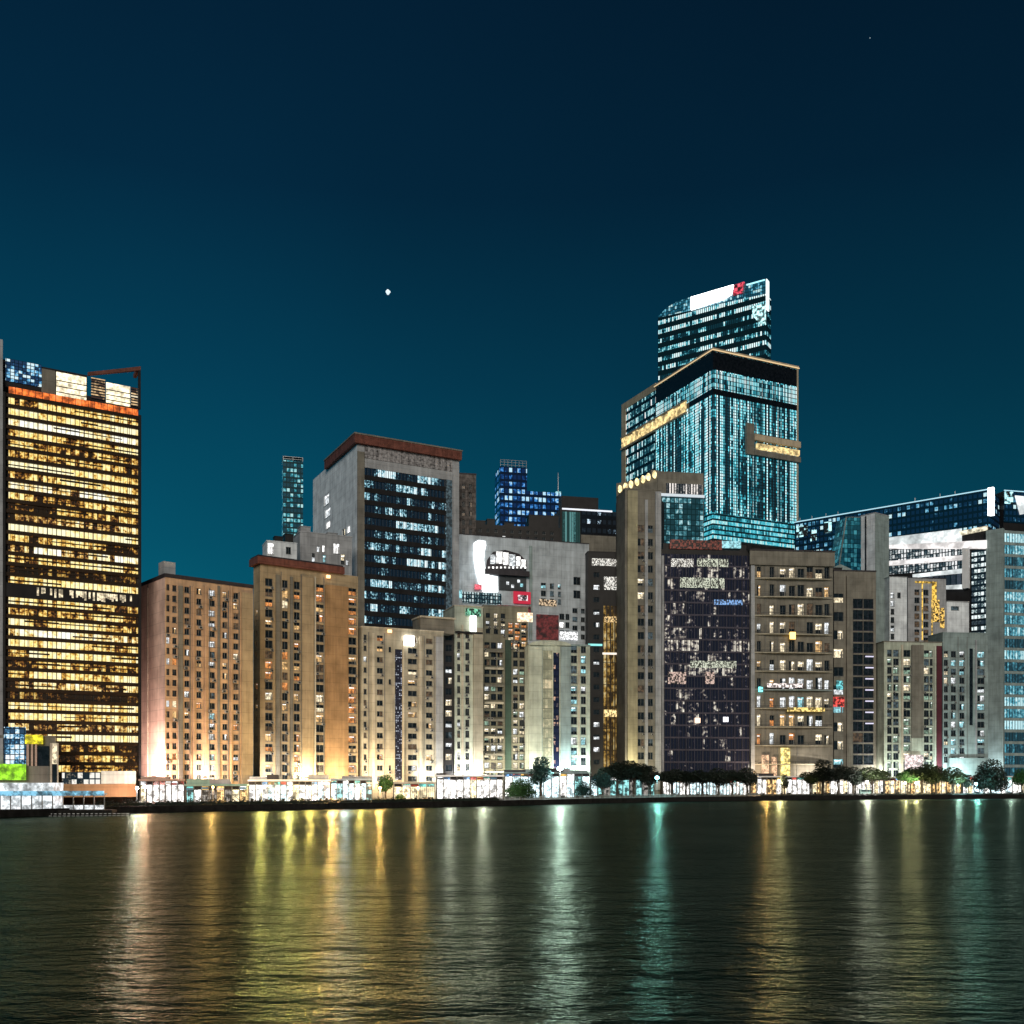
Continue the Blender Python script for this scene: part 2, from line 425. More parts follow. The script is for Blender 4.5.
bands(b, [ztop+.1], fl*.62, lit('orange strip light', (1,.20,.03), 1.5, .5, .5), 1.2, b.w-.4, .2, name='light_strip')
mb = MB(); mb.box(-2.6, -.06, -.2, 4, 0, b.z(0,340), W_GREY); mb.build('corner_pier', b.root)
mb = MB(); mb.box(-.05, .5, -.5, 1, 0, ztop, W_DARK); mb.box(b.w-.4, b.w+.25, -.4, b.d, 0, ztop+.2, W_DARK); mb.build('edge_fin', b.root)
zc = ztop+fl*.75
mb = MB(); mb.box(0, b.u(88), 1.4, b.d, zc, b.z(0,357), W_DARK); mb.box(b.u(88), b.w, 1.4, b.d, zc, b.z(0,370)-2, W_DARK); mb.build('crown_wall', b.root)
MBL = curtain('blue crown panes', .9, .8, [(.40,(.01,.03,.08)),(.52,(.03,.14,.34)),(.66,(.2,.6,.9)),(.8,(.75,.95,1))], 1.0, (0,0,.9,.1), .08, (.1,.9), clutter=.5)
b.boxpart('crown_glass', 6, 42, 360, 382, MBL, 1.0, 1.35)
PAN = lit('cream crown panel', (1,.86,.58), 1.9, .7, .25)
for p0, p1, t0, t1 in ((57,87,373,396),(107,131,383,403)):
    b.boxpart('lit_panel', p0, p1, t0, t1, PAN, 1.1, 1.35)
    u0, u1 = b.u(p0), b.u(p1); mb = MB()
    for k in range(1, 4):
        zz = b.z(u0, t0+(t1-t0)*k/4); mb.box(u0, u1, .95, 1.05, zz-.12, zz+.1, W_BRONZE)
    mb.build('louvre', b.root)
b.boxpart('crown_louvre', 42, 56, 368, 392, W_TAUPE, 1.15, 1.35); 
b.boxpart('crown_windows', 92, 106, 377, 398, curtain('crown warm slats', 5, .7, [(.3,(.05,.02,.01)),(.6,(.9,.6,.3)),(.8,(1,.85,.6))], 1, (0,0,.5,.5), .02, (.3,.8)), 1.15, 1.35)
b.boxpart('crown_windows', 132, 138.5, 386, 405, MATS['crown warm slats'], 1.15, 1.35)
mb = MB(); z1 = b.z(b.w,366.5)
mb.prism([(b.u(88),b.z(b.u(88),375)),(b.w+.2,z1-.9),(b.w+.2,z1+.1),(b.u(88),b.z(b.u(88),372))], 0, .8, W_ROOF); mb.box(b.w-.4, b.w+.2, 0, .8, zc, z1-1.0, W_DARK); mb.box(b.w-.6, b.w+.2, .82, 6, z1-1, z1-.1, W_ROOF)
mb.build('roof_frame', b.root)
mz = b.z(0, 582)
mb = MB(); mb.box(.5, b.w-.4, -.12, .5, mz-3.4, mz, W_DARK); mb.build('plant_floor', b.root)
mb = MB()
for i in range(46):
    x = 7+(b.w-9)*i/46
    if random.random() < .7: mb.box(x, x+.45, -.2, -.13, mz-1.7-random.random()*1.2, mz-.6, L['cream'])
mb.build('plant_floor_lights', b.root)
TOWER = b

# podium at the foot of the tower
b = Bld('podium_building', 'low podium with blue lit glass and a yellow sign below the golden tower', 'podium', -14, 229, 26, 728, 56, dep=9)
mb = MB(); mb.box(0, b.w, .6, b.d, 0, b.h-1.5, W_TAUPE); mb.build('wall', b.root)
MPB = curtain('blue podium panes', 1.0, 1.2, [(.38,(.02,.05,.1)),(.5,(.1,.35,.6)),(.62,(.6,.85,1)),(.75,(1,1,1))], 1.1, (.2,0,.6,.2), .08, (.08,.92), clutter=.5, cs=2)
b.boxpart('shop_glass', 4, 26, 727, 764, MPB, .1, .55)
for p0, p1 in ((26.5,29),(31,33),(35,37),(-12,3)): b.boxpart('column', p0, p1, 738, 766, W_PINK if p0 > 0 else W_GREY, -.2, .55)
b.boxpart('shop_glass', 37.5, 49, 746, 766, DARKGLASS, .2, .55)
b.boxpart('yellow_sign', 25, 43, 735, 744, lit('yellow sign', (1,.85,.02), 1.3, .9, .4), -.5, .05)
b.boxpart('fascia', 0, 51, 766, 788, W_TAUPE, -.3, .5)
b.boxpart('doorway_frame', 50, 52, 743, 788, W_BEIGE_L, -.5, .5); b.boxpart('doorway_frame', 57, 58.5, 743, 788, W_BEIGE_L, -.5, .5)
b.boxpart('doorway', 52, 57, 743, 764, L['cream'], -.1, .4); b.boxpart('doorway', 52, 57, 764, 788, DARKGLASS, -.1, .4)
b.boxpart('canopy', -14, 26, 764, 780, lit('lime green banner', (.42,1,.02), 1.1, .5, .4), -1.6, -.4, 'glowing lime green banner')
b = Bld('site_wall', 'low pale wall panel under the right foot of the golden tower', 'wall', 60, 236, 20, 771, 136, dep=3)
b.boxpart('wall_panel', 101, 136, 771, 784, solid('pale green wall', (.5,.56,.5)), 0, .5); b.boxpart('shop_front', 62, 100, 772, 788, curtain('plinth panes', 1.3, 1.6, [(.4,K),(.55,(.3,.25,.18)),(.7,(1,.95,.85))], 1, (0,0,.8,.2), .1, (.1,.9)), .2, .6)
b.boxpart('plinth', 50, 136, 784, 797, W_BROWN, -.6, -.1)

# ------------------------------------------------------------------ 2: tan apartment block
b = Bld('apartment_block', 'tan apartment block with a blank pinkish end wall beside the golden tower', 'apartment block', 165, 265, 40, 577, 253, side=138)
cs = [(168,3,P1),(174.5,4.2,PW),(187,5,PD),(199,5,[('dark',.5),('orange',.2),('warm',.2),('dim',.1)]),(212,6.2,PB),(225,5,PD),(236,5.2,PW)]
om = b.cols(cs, 587, 10.6, 19, hpx=6.2)
b.body(W_TAN, om, h=b.h, lmat=solid('pink end wall with painted lamp wash', (.80,.54,.45))); windows(b, om); fittings(b, om, 34, (190,209.5,228.3,239))  # end wall pink raised so its colour carries the lamp wash
b.coping(W_DROOF, t=.6, hh=1.0)
for p0, p1, m in ((178.2,182.5,W_TAUPE),(192.5,194,W_TAN),(204.5,206,W_TAN),(217.5,219.5,W_TAUPE),(230,231.5,W_TAN),(241.5,252.5,W_TAN2)):
    b.boxpart('pier', p0, p1, 586 if p0 < 240 else 593, 800, m, -.45, .05)
mb = MB(); v = b.v(148); mb.box(-.22, .02, v-.15, v+.15, 0, b.h-1, W_BEIGE_L); mb.build('drain_pipe', b.root)
mb = MB(); mb.box(-.02, 3.2, 1.0, 4.5, b.h, b.h+4.4, W_GREY); mb.build('stair_tower', b.root)

# ------------------------------------------------------------------ 3: brown apartment block
b = Bld('apartment_block', 'brown apartment block with a dark overhanging roof cap and amber windows', 'apartment block', 260, 300, 35, 564, 358, side=253.5)
cs = [(269,7.5,PO),(285,5.6,PO),(297,6,PO),(320,8,PO),(352.5,8,[('dark',.25),('orange',.55),('warm',.1),('dim',.1)])]
om = b.cols(cs, 581, 10.4, 20, hpx=7.6); ol = b.cols([(256.4,1.6,PO,.6)], 590, 10.6, 18, 'l', 6)
b.body(W_TAN2, om, ol); windows(b, om, limit=88); windows(b, ol, 'l', limit=12); fittings(b, om, 40, (281,301,323.8))
mb = MB(); mb.box(-1.2, b.u(343), -1.2, b.d+.5, b.h, b.h+2.1, W_ROOF); mb.box(-.9, b.u(342), -.9, b.d, b.h+2.1, b.h+2.6, W_DROOF); mb.build('roof_cap', b.root)
b.boxpart('pier', 275.5, 279.5, 575, 800, W_TAUPE, -.5, .05); b.boxpart('pier', 289.8, 292.5, 577, 800, W_TAUPE, -.5, .05)
b.boxpart('pier', 301.5, 313, 577, 800, W_TAN2, -.55, .05); b.boxpart('pier', 314, 315.2, 577, 800, W_BEIGE_L, -.7, .05)
b.boxpart('pier', 325, 347.8, 586, 800, W_BROWN, -.5, .05)
b.boxpart('wall_lamp', 325.5, 329, 575.5, 578.5, glow('amber wall lamp', (1,.55,.25), 3), -1.0, -.6)

# ------------------------------------------------------------------ 4: white slab with a brown roof, behind
b = Bld('office_block', 'pale office block with a red brown roof cap and white lit glass front', 'office block', 357, 370, 28, 444, 459, side=313)
pb = lambda: None
u0, u1 = b.u(364.5), b.u(452); fl = 12.4*b.Y/F; zt = b.z(0, 466)
om = [(u0, u1, b.z(0, 640), zt)]
vs = [(v0, v1, z0, z1, [(k,1)]) for (p0,p1,q0,q1,k) in ((324,329,492,503,'white'),(325,330.5,506,515,'white'),(326,330,520,527,'bright'),(342,345,528,535,'cream'),(347,350,525,532,'bright')) for v0, v1 in (sorted((b.v(p0), b.v(p1))),) for z0, z1 in (sorted((b.zl(v0,q1), b.zl(v0,q0))),)]
hs = b.zl(b.v(328), 470)
ol = vs
mb = MB(); w, d = b.w, b.d; vstep = b.v(328.5); h2 = b.zl(d, 480)
b.grid(mb, 'm', 0, b.h, om, W_GREY, None, .5); b.grid(mb, 'l', 0, h2, ol, W_PALE, None, .35)  # left wall paler than the front: its stronger light is put into the colour
mb.poly([(0,0,h2),(0,vstep,h2),(0,vstep,b.h),(0,0,b.h)], W_PALE); mb.poly([(0,vstep,h2),(w,vstep,h2),(w,vstep,b.h),(0,vstep,b.h)], W_PALE)
mb.poly([(0,vstep,h2),(0,d,h2),(w,d,h2),(w,vstep,h2)], W_GREY); mb.poly([(w,0,0),(w,d,0),(w,d,h2),(w,vstep,h2),(w,vstep,b.h),(w,0,b.h)], W_GREY)
mb.poly([(0,0,b.h),(w,0,b.h),(w,vstep,b.h),(0,vstep,b.h)], W_GREY); mb.build('wall', b.root)
windows(b, ol, 'l')
MB4 = curtain('cool office panes', 1.45, 1, [(.44,(.004,.010,.018)),(.55,(.03,.08,.11)),(.64,(.35,.72,.85)),(.76,(.82,.97,1))], 1.15, (0,.22,.28,.5), .09, run=3, base=(.006,.010,.016), clutter=.42, cs=1.2, band=True)
mm = MB()
nb = 14
for i in range(nb): mm.box(u0, u1, .02, .48, zt-(i+1)*fl, zt-(i+1)*fl+fl*.40, W_DARK)
mm.build('spandrel', b.root)
bands(b, [zt-(i+1)*fl+fl*.40 for i in range(nb)], fl*.60, MB4, u0, u1, .47, mull=1.45)
mb = MB(); m2 = b.h; r0 = -1.4
mb.box(r0, w+.6, r0, vstep+1, m2, m2+3.2, W_ROOF)
for i in range(60):
    x = r0+(w+1.6)*i/60; mb.box(x, x+.25, r0-.18, r0, m2, m2+3.2, W_ROOF)
rc = mb.build('roof_cap', b.root); mb = MB(); mb.box(r0-.2, w+.8, r0-.3, vstep+1.2, m2+3.2, m2+3.7, W_TAUPE); mb.build('ridge_trim', rc)
b.boxpart('pier', 357.3, 364, 452, 640, W_TAUPE, -.6, .05); b.boxpart('pier', 452.5, 458.5, 466, 640, W_GREY, -.6, .05)
b.boxpart('frieze', 364.5, 452, 452, 465, solid('mottled frieze', (.26,.25,.26), .8, .5, 1.2), -.2, .05)
b.boxpart('glass_pier', 446, 452, 480, 640, L['dimc'], -.1, .1)
b = Bld('annex_block', 'low grey annex with small lit windows beside the pale office block', 'annex', 300, 352, 26, 532, 352, dep=12)
om = []
for p0, p1, q0, q1, k in ((312,315,553,562,'white'),(317,320,546,552,'white'),(322.5,325,545,552,'bright'),(323,326,555,562,'cool'),(333.5,339.5,543,553.5,'bright'),(341,345,554,564,'cream'),(308,310.5,566,574,'dimc'),(346,349,560,565,'white')):
    om.append((b.u(p0), b.u(p1), b.z(b.u(p0),q1), b.z(b.u(p0),q0), [(k,1)]))
b.body(W_GREY, om); windows(b, om); b.coping(W_GREY, hh=.4)
roof_clutter(b, [(302,312,2.5,2,6),(330,340,1.5,3,7)], W_GREY)
b = Bld('roof_house', 'small pale rooftop house with one bright white window above the brown apartments', 'roof house', 267, 332, 24, 541, 297, dep=8)
om = [(b.u(267.8), b.u(274), b.z(0,554), b.z(0,542.5), [('bright',1)]), (b.u(286), b.u(291), b.z(0,552), b.z(0,545), [('dark',1)])]
b.body(W_PALE, om); windows(b, om, frame=FRAME); b.coping(W_PALE, hh=.3)
roof_clutter(b, [(276,284,2.2,2,5),(287,295,3.6,3,7)], W_DARK)

# ------------------------------------------------------------------ 5: far teal tower and blue pair
MT = curtain('teal far panes', 2.2, 3.2, [(.44,(.003,.03,.05)),(.54,(.01,.14,.19)),(.64,(.08,.50,.60)),(.80,(.6,1,1))], .75, (0,.25,.45,.3), .12, (.2,.85), run=3, base=(.01,.04,.05), clutter=.4, cs=.5)
b = Bld('glass_tower', 'slim far teal glass tower rising behind the brown apartments', 'glass tower', 283, 640, 16, 460, 303, dep=12)
b.body(MT, name='curtain_wall'); mb = MB()
for z in (b.h+1.2, b.h+2.6): mb.box(0, b.w, 0, b.d, z-.25, z, STEEL)
for x in (.2, b.w/2, b.w-.2):
    for y in (.2, b.d-.2): mb.box(x-.15, x+.15, y-.15, y+.15, b.h, b.h+2.6, STEEL)
mb.build('roof_frame', b.root)
MBLUE = curtain('blue far panes', 2.6, 4.2, [(.40,(.002,.012,.05)),(.50,(.005,.05,.2)),(.62,(.06,.30,.75)),(.74,(.55,.85,1))], 1.0, (.1,.25,.45,.2), .14, (.2,.8), run=3, base=(.005,.015,.05), clutter=.4, cs=.5)
b = Bld('glass_tower', 'far blue lit tower with a stepped lower wing in the middle of the skyline', 'glass tower', 500, 600, 12, 466, 527, dep=16)
b.body(MBLUE, name='curtain_wall')
mb = MB(); u1 = b.u(561); mb.box(b.w+.02, u1, 0, b.d, 0, b.z(b.w, 491), MBLUE); mb.build('wing', b.root)
mb = MB()
for z in (b.h+1.0, b.h+2.6, b.h+4.0): mb.box(.2, b.w-.2, 0, .3, z-.15, z, STEEL)
for i in range(8): x = .3+(b.w-.6)*i/7; mb.box(x-.08, x+.08, .05, .25, b.h, b.h+4, STEEL)
mb.build('roof_frame', b.root)
mb = MB(); um = b.u(559); zt = b.z(um,472); mb.tube([(um,2,b.z(b.w,491)),(um,2,zt)], [.25,.08], STEEL, 6); an = mb.build('antenna', b.root); mb = MB(); mb.box(um-1.6, um+1.6, 1.2, 2.8, b.z(um,493)-.1, b.z(um,491), L['cool']); mb.build('beacon', an)
b = Bld('office_block', 'dark mid rise with a lit cornice line left of the neon tower', 'office block', 560, 520, 12, 509, 624, dep=14)
MC = curtain('dark block panes', 2.8, 4.6, [(.55,(.004,.007,.01)),(.66,(.03,.05,.07)),(.72,(.6,.8,.95)),(.85,(1,1,1))], 1.1, (0,.2,.6,.2), .16, (.25,.75), base=(.01,.012,.016), clutter=.3)
b.body(W_DARK); b.boxpart('glass_front', 562, 580, 512, 556, curtain('teal slat glass', 1.2, 60, [(.3,(.01,.03,.03)),(.5,(.05,.16,.17)),(.7,(.12,.30,.30))], .8, (.8,0,0,.2), .1, (0,1), base=(.02,.05,.05)), -.15, .1)
b.boxpart('glass_front', 580.5, 622, 512, 535, MC, -.15, .1); b.boxpart('cornice_light', 562, 612, 509.5, 511, glow('pale cornice light', (.85,.9,1), .9), -.5, -.1)
b.boxpart('frieze', 581, 622, 536, 552, W_TAUPE, -.3, .1)
b.boxpart('red_lamps', 567, 581, 546, 549, lit('red roof lamps', (1,.22,.12), .9, 2.5, .9), -.6, -.2)
mb = MB(); mb.box(b.u(563), b.u(600), 3, 9, b.h, b.z(0,494), W_DARK); mb.build('plant_room', b.root)
b = Bld('slim_block', 'narrow grey brown block tight against the right side of the pale office block', 'office block', 459, 410, 10, 474, 476, dep=12)
om = b.cols([(463.5,3,[('dark',.7),('dim',.3)]),(470.5,3,[('dark',.7),('dim',.3)])], 486, 9, 8, hpx=5); b.body(solid('streaky brown concrete', (.13,.115,.11), .8, .4, .7), om); windows(b, om); b.coping(W_DROOF, hh=.5)
b = Bld('low_block', 'dark low roofed block behind the crescent signed building', 'low block', 474, 455, 10, 524, 562, dep=12)
om = b.cols([(p, 3.2, [('dark',.85),('white',.15)]) for p in range(480, 560, 8)], 530, 6, 2, hpx=3.2); b.body(W_DARK, om); windows(b, om)
roof_clutter(b, [(476,486,2,2,6),(488,496,3.2,3,8),(505,515,1.6,2,5),(530,560,6,3,9)], W_DARK)

# ------------------------------------------------------------------ 6: beige apartments
b = Bld('apartment_block', 'beige apartment block with small windows and a dark lattice stair strip', 'apartment block', 362, 318, 25, 627, 443.5, dep=14)
cs = [(365.2,3,PD),(380,6,PW),(390,2.6,PD,.35),(412.5,9,PW),(429.3,6.4,PD)]
om = b.cols(cs, 637, 10.9, 14, hpx=5.4)
om += [(b.u(395), b.u(402.3), b.z(b.u(395),780), b.z(b.u(395),649), None)]
b.body(W_BEIGE, om); windows(b, [o for o in om if o[4]]); fittings(b, om, 26, (368.6,384.5,424,434))
b.coping(W_BEIGE_L, hh=.35)
b.boxpart('stair_screen', 395, 402.3, 649, 780, curtain('lattice stair panes', .55, .55, [(.45,(.01,.01,.02)),(.6,(.06,.07,.12)),(.75,(.7,.75,.9))], .8, (0,.1,.7,.2), .2, (.2,.8), base=(.02,.02,.03)), .3, .34)
b.boxpart('pier', 402.8, 404, 641, 790, W_BEIGE_L, -.4, .05); b.boxpart('pier', 372, 374.5, 633, 790, W_BEIGE_L, -.35, .05); b.boxpart('pier', 419, 421.5, 636, 790, W_BEIGE_L, -.35, .05); b.boxpart('pier', 435.5, 442.5, 637, 790, W_GREY, -.5, .05)
mb = MB(); u0, u1 = b.u(421), b.u(455); zt = b.z(u0, 617); mb.box(u0, u1, .6, 8, b.h-.2, zt, W_TAUPE); mb.box(u0-.3, u1+.2, -.2, 8.4, zt, zt+.5, W_BEIGE_L); mb.build('roof_terrace', b.root)
b.boxpart('flood_lamp', 403.5, 413, 636, 646, glow('white flood lamp', (1,.97,.9), 6), -1.2, -.7, 'round white flood lamp')
b.boxpart('wall_lamp', 387, 391, 630, 633, glow('amber wall lamp', (1,.55,.25), 3), -.9, -.6)
b = Bld('stair_tower', 'narrow dark glazed stair tower between beige apartments and pale slim block', 'stair tower', 444.2, 336, 12, 630, 453.5, dep=9)
om = b.cols([(448.8,6.5,[('dark',.4),('white',.25),('cream',.2),('dimc',.15)])], 637, 10.9, 14, hpx=6.5); b.body(W_DARK, om); windows(b, om, frame=FRAME_D)
b = Bld('apartment_block', 'slim pale apartment block with two narrow window columns and a tall blank pier', 'apartment block', 454.5, 338, 20, 606, 483, dep=14)
om = b.cols([(458.8,3,PD),(467.4,4,PD)], 634, 11.1, 14, hpx=7); b.body(W_GREEN, om); windows(b, om); fittings(b, om, 12); b.coping(W_BEIGE_L, hh=.4)
b.boxpart('pier', 461.5, 463.2, 625, 790, W_BEIGE_L, -.5, .05); b.boxpart('pier', 473, 482.5, 628, 790, W_BEIGE, -.8, .05)
b.boxpart('sign_lamp', 469.5, 475.5, 616, 632, glow('white sign lamp', (.95,1,.95), 3), -1.0, -.6, 'bright white vertical sign lamp')
b.boxpart('green_sign', 465, 480, 609, 616, lit('green sign', (.25,.8,.5), .9, 1.5, .9), -.8, -.4)
b.boxpart('sill_band', 455, 482, 632, 634, W_DARK, -.9, .0)

# ------------------------------------------------------------------ 8: crowded facade
b = Bld('mixed_block', 'cluttered block of many cream lit windows with a dark green strip', 'mixed block', 483.5, 349, 14, 606, 528, dep=13)
PCL = [('dark',.3),('dim',.12),('cream',.24),('white',.16),('green',.18)]
om = b.cols([(487,5.2,PCL),(493.6,5.2,PCL),(500,5,PCL),(515.5,4.6,PCL),(522,5,PCL)], 645, 8.6, 16, hpx=5.8)
ot = b.cols([(p,5.2,[('orange',.55),('warm',.25),('cream',.2)]) for p in (511,517.5,524)], 624, 6.3, 4, hpx=5) + b.cols([(p,4.2,[('white',.3),('cream',.3),('dark',.4)]) for p in (488,496,503)], 615, 8, 3, hpx=4.5)
om += ot; b.body(solid('sooty olive render', (.19,.18,.135)), om); windows(b, om, frame=FRAME_D); fittings(b, om, 30); b.coping(W_TAUPE, hh=.4)
b.boxpart('green_strip', 505, 511, 640, 790, solid('dark green cladding', (.035,.06,.045), .5), -.5, .05)
b.boxpart('bright_sign', 517, 532, 613, 622, lit('peach sign', (1,.75,.5), 2.0, 1.2, .3), -.9, -.4)
for z in range(8): b.boxpart('balcony', 484, 503, 650.5+z*17.2, 652.5+z*17.2, W_BEIGE_L if z % 2 else W_TAUPE, -1.2, .0)

# ------------------------------------------------------------------ 9: grey wall with lit crescent
b = Bld('hotel_building', 'grey building with a glowing white crescent on its blank wall', 'hotel', 456, 398, 18, 534, 589, dep=14)
om = []
for c0, c1 in ((541,546),(550,554),(558,561)): om += b.cols([((c0+c1)/2,c1-c0,[('dimc',.5),('cool',.25),('dark',.25)])], 580, 8, 3, hpx=5.5)
om += b.cols([(577,7,[('dark',1)])], 573, 14, 2, hpx=8) + b.cols([(575,5,[('dark',.6),('dimc',.4)]),(583,4,[('dark',.5),('dimc',.5)])], 604, 9, 4, hpx=5)
om += b.cols([(562,5,[('bright',.5),('dark',.5)]),(567.5,4,[('dark',1)])], 611, 8.5, 3, hpx=6)
b.body(solid('cool grey hotel render', (.42,.46,.50)), om); windows(b, om); b.coping(W_DROOF, hh=.35)
GLOWW = glow('white neon', (.95,1,1), 1.8)
P = b.P
def arc(pts): return [P(x, y) for x, y in pts]
mb = MB(); mb.prism(arc([(473.5,543),(478,540.5),(485,541.5),(485.5,546),(484,552),(483.4,561),(485,570),(489,575.5),(497,577),(497.5,592.5),(483,592.5),(478,583),(474.8,570),(473,556)]), -.9, -.3, GLOWW); mb.build('crescent', b.root)
mb = MB(); mb.prism(arc([(485,571),(487,560),(493,552),(505,550),(519,554),(526,561),(526,571)]), -.35, -.1, W_DROOF); ov = mb.build('oval_sign', b.root)
for k, (p0, p1, q0, q1) in enumerate(((490,495,555,564),(496,502,552,563.5),(503,508,553,565),(509,515,555,566),(516,520,557,566),(521,525,560,567))):
    mb = MB(); u0, z0 = P(p0, q1); u1, z1 = P(p1, q0); mb.box(u0, u1, -.6, -.36, z0, z1, L['bright'] if k % 3 else L['white']); mb.build('lit_panel', ov)
for p in range(487, 527, 4):
    b.boxpart('deck_lamp', p, p+1.6, 567.5, 569.2, L['bright'], -1.9, -1.5)
b.boxpart('balcony', 484, 528, 571, 576, W_DROOF, -2.2, .0)
b.boxpart('dark_recess', 499, 526, 577, 591, solid('dark recess panel', (.05,.055,.06)), -.35, .05)
for p, q, k in ((506,582,'white'),(511,585,'white'),(517,580,'white'),(520,584,'cool'),(523,572,'cool')): b.boxpart('spot_lamp', p, p+2.4, q, q+3, L[k], -.8, -.4)
b.boxpart('billboard', 462, 501, 593, 604, curtain('billboard glyphs', 1.1, 1.5, [(.35,(.02,.05,.06)),(.5,(.25,.42,.45)),(.7,(.8,.95,.95))], .8, (.2,.2,.5,.1), .2, (.15,.85), clutter=.7, cs=1.6), -.7, -.2)
b.boxpart('billboard_end', 455.5, 461.5, 590, 598, L['cool'], -.6, -.1)
b.boxpart('red_sign', 513, 530, 592, 604, glow('crimson sign', (.55,.015,.05), .7), -.9, -.3); b.boxpart('red_lamp', 474, 481, 585, 590, lit('pink lamp', (1,.15,.2), 1.5, 1.5, .5), -1.2, -.9)
b.boxpart('sign_lights', 517, 527, 595.5, 601, lit('pink speckled neon', (1,.75,.8), 1.1, 1.3, 1.0), -1.05, -.92)
b.boxpart('red_panel', 536, 558, 615, 640, lit('dull red panel', (.30,.035,.035), .42, .5, .65), -.8, -.2); b.boxpart('gold_sign', 539, 556, 600, 606, lit('gold glyph sign', (.9,.65,.4), .9, 2.2, 1), -.6, -.1)
b.boxpart('white_sign', 559.5, 577, 632, 640, lit('white glyph sign', (1,1,1), 1.6, 1.6, .6), -.8, -.2)
b.boxpart('red_eave', 497, 530, 606, 612, lit('dark red eave', (.4,.03,.04), .4, 1.2, .9), -1.0, -.2)
b.boxpart('corner_strip', 529, 532, 546, 640, W_TEALG, -.5, .05)

# ------------------------------------------------------------------ 10: rounded pale block
b = Bld('apartment_block', 'pale green grey block with a rounded top and one lit vertical strip', 'apartment block', 528.5, 346, 10, 645, 590, dep=12)
om = b.cols([(574,6,PC),(583.5,5,PC)], 648, 10.3, 12, hpx=7.5); om2 = [(b.u(543), b.u(552.5), 4, b.z(0,650), None), (b.u(553.3), b.u(559.5), 4, b.z(0,652), None)]
b.body(W_GREEN, om+om2); windows(b, om)
b.boxpart('glazed_strip', 543, 552.5, 650, 785, curtain('soft cream strip', 1.2, 3.4, [(.3,(.10,.10,.06)),(.6,(.35,.33,.2)),(.8,(1,.8,.5))], .55, (0,.4,.3,.3), .05, (.06,.96), clutter=.5, cs=.7, base=(.2,.2,.15)), .28, .34)
b.boxpart('dark_strip', 553.3, 559.5, 652, 785, curtain('dark strip panes', 1, 2.2, [(.55,(.006,.008,.02)),(.7,(.10,.08,.08)),(.85,(1,.6,.4))], .7, (0,.2,.7,.1), .15, (.2,.8), base=(.01,.012,.03)), .28, .34)
b.boxpart('pier', 529, 541.5, 647, 790, W_GREEN, -.7, .05); b.boxpart('pier', 560.2, 570.5, 647, 790, W_TEALG, -.7, .05); b.boxpart('pier', 578, 579.6, 648, 790, W_BEIGE_L, -.45, .05)
mb = MB(); ww = b.u(571); mb.prism([(0, b.h)] + [(ww*(.5-.5*math.cos(math.pi*i/14)), b.h+1.7*math.sin(math.pi*i/14)) for i in range(15)] + [(ww, b.h)], -.8, 6, W_GREEN); mb.build('arched_parapet', b.root)
mb = MB(); mb.box(ww+.05, b.w+.1, -.3, .3, b.h, b.h+.6, W_TEALG); mb.build('parapet', b.root)

# ------------------------------------------------------------------ 11: dark block with gold strip
b = Bld('dark_block', 'narrow dark block with gold lit vertical fins between pale piers', 'office block', 588, 410, 8, 552, 628, dep=14)
om = b.cols([(596.5,6,[('dark',.45),('white',.55)])], 562, 12.5, 17, hpx=5); b.body(W_DARK, om); windows(b, om, frame=FRAME_D)
MGV = curtain('gold fin panes', .5, 9, [(.40,(.02,.012,.004)),(.52,(.20,.11,.02)),(.64,(.62,.36,.07)),(.82,(1,.8,.4))], .72, (.45,.2,.15,.2), .12, (.0,.97), run=2, base=(.03,.022,.012), clutter=.6, cs=.5)
b.boxpart('gold_glass', 603.5, 627, 606, 775, MGV, -.1, .1)
for p in (606, 610, 614, 618, 622): b.boxpart('fin', p, p+1, 606, 775, W_BRONZE, -.8, -.12)
MWH = lit('scattered white lights', (1,.95,.85), 1.0, 2.6, 1.0)
b.boxpart('lit_floor', 592, 627, 559, 566, MWH, -.3, .0); b.boxpart('lit_floor', 604, 627, 577, 590, MWH, -.25, .0)
b.boxpart('gold_sign', 603.5, 627, 710, 717, lit('gold sign strip', (1,.72,.3), 1.7, 1.8, .7), -1.1, -.85); b.boxpart('gold_sign', 604, 626, 617, 623, lit('gold glyph lights', (.9,.6,.25), 1.1, 2.4, 1), -1.1, -.85)
b.boxpart('white_strip', 602, 626, 653, 655, glow('white strip light', (1,.9,.8), .9), -1.1, -.85); b.boxpart('cyan_strip', 588, 602, 644, 646, glow('cyan strip light', (.3,.9,.9), .8), -.6, -.2)
b.coping(W_DARK, hh=.4)

b = Bld('slim_tower', 'slim olive beige tower with a thick corner pier in front of the neon tower', 'tower block', 625, 398, 9, 489, 661, dep=13)
om = b.cols([(641,6.6,[('dark',.6),('dim',.2),('cream',.2)]),(650.5,5,[('dark',.8),('dimc',.2)])], 528, 13.4, 19, hpx=7.2)
b.body(W_TAUPE, om); windows(b, om); fittings(b, om, 16); b.coping(W_TAUPE, hh=.4)
b.boxpart('pier', 627, 637, 491, 790, solid('olive stone', (.33,.30,.20)), -1.0, .05); b.boxpart('pier', 644.8, 647.6, 500, 790, W_GREY, -.5, .05); b.boxpart('pier', 655, 660.6, 492, 790, W_GREY, -.8, .05)

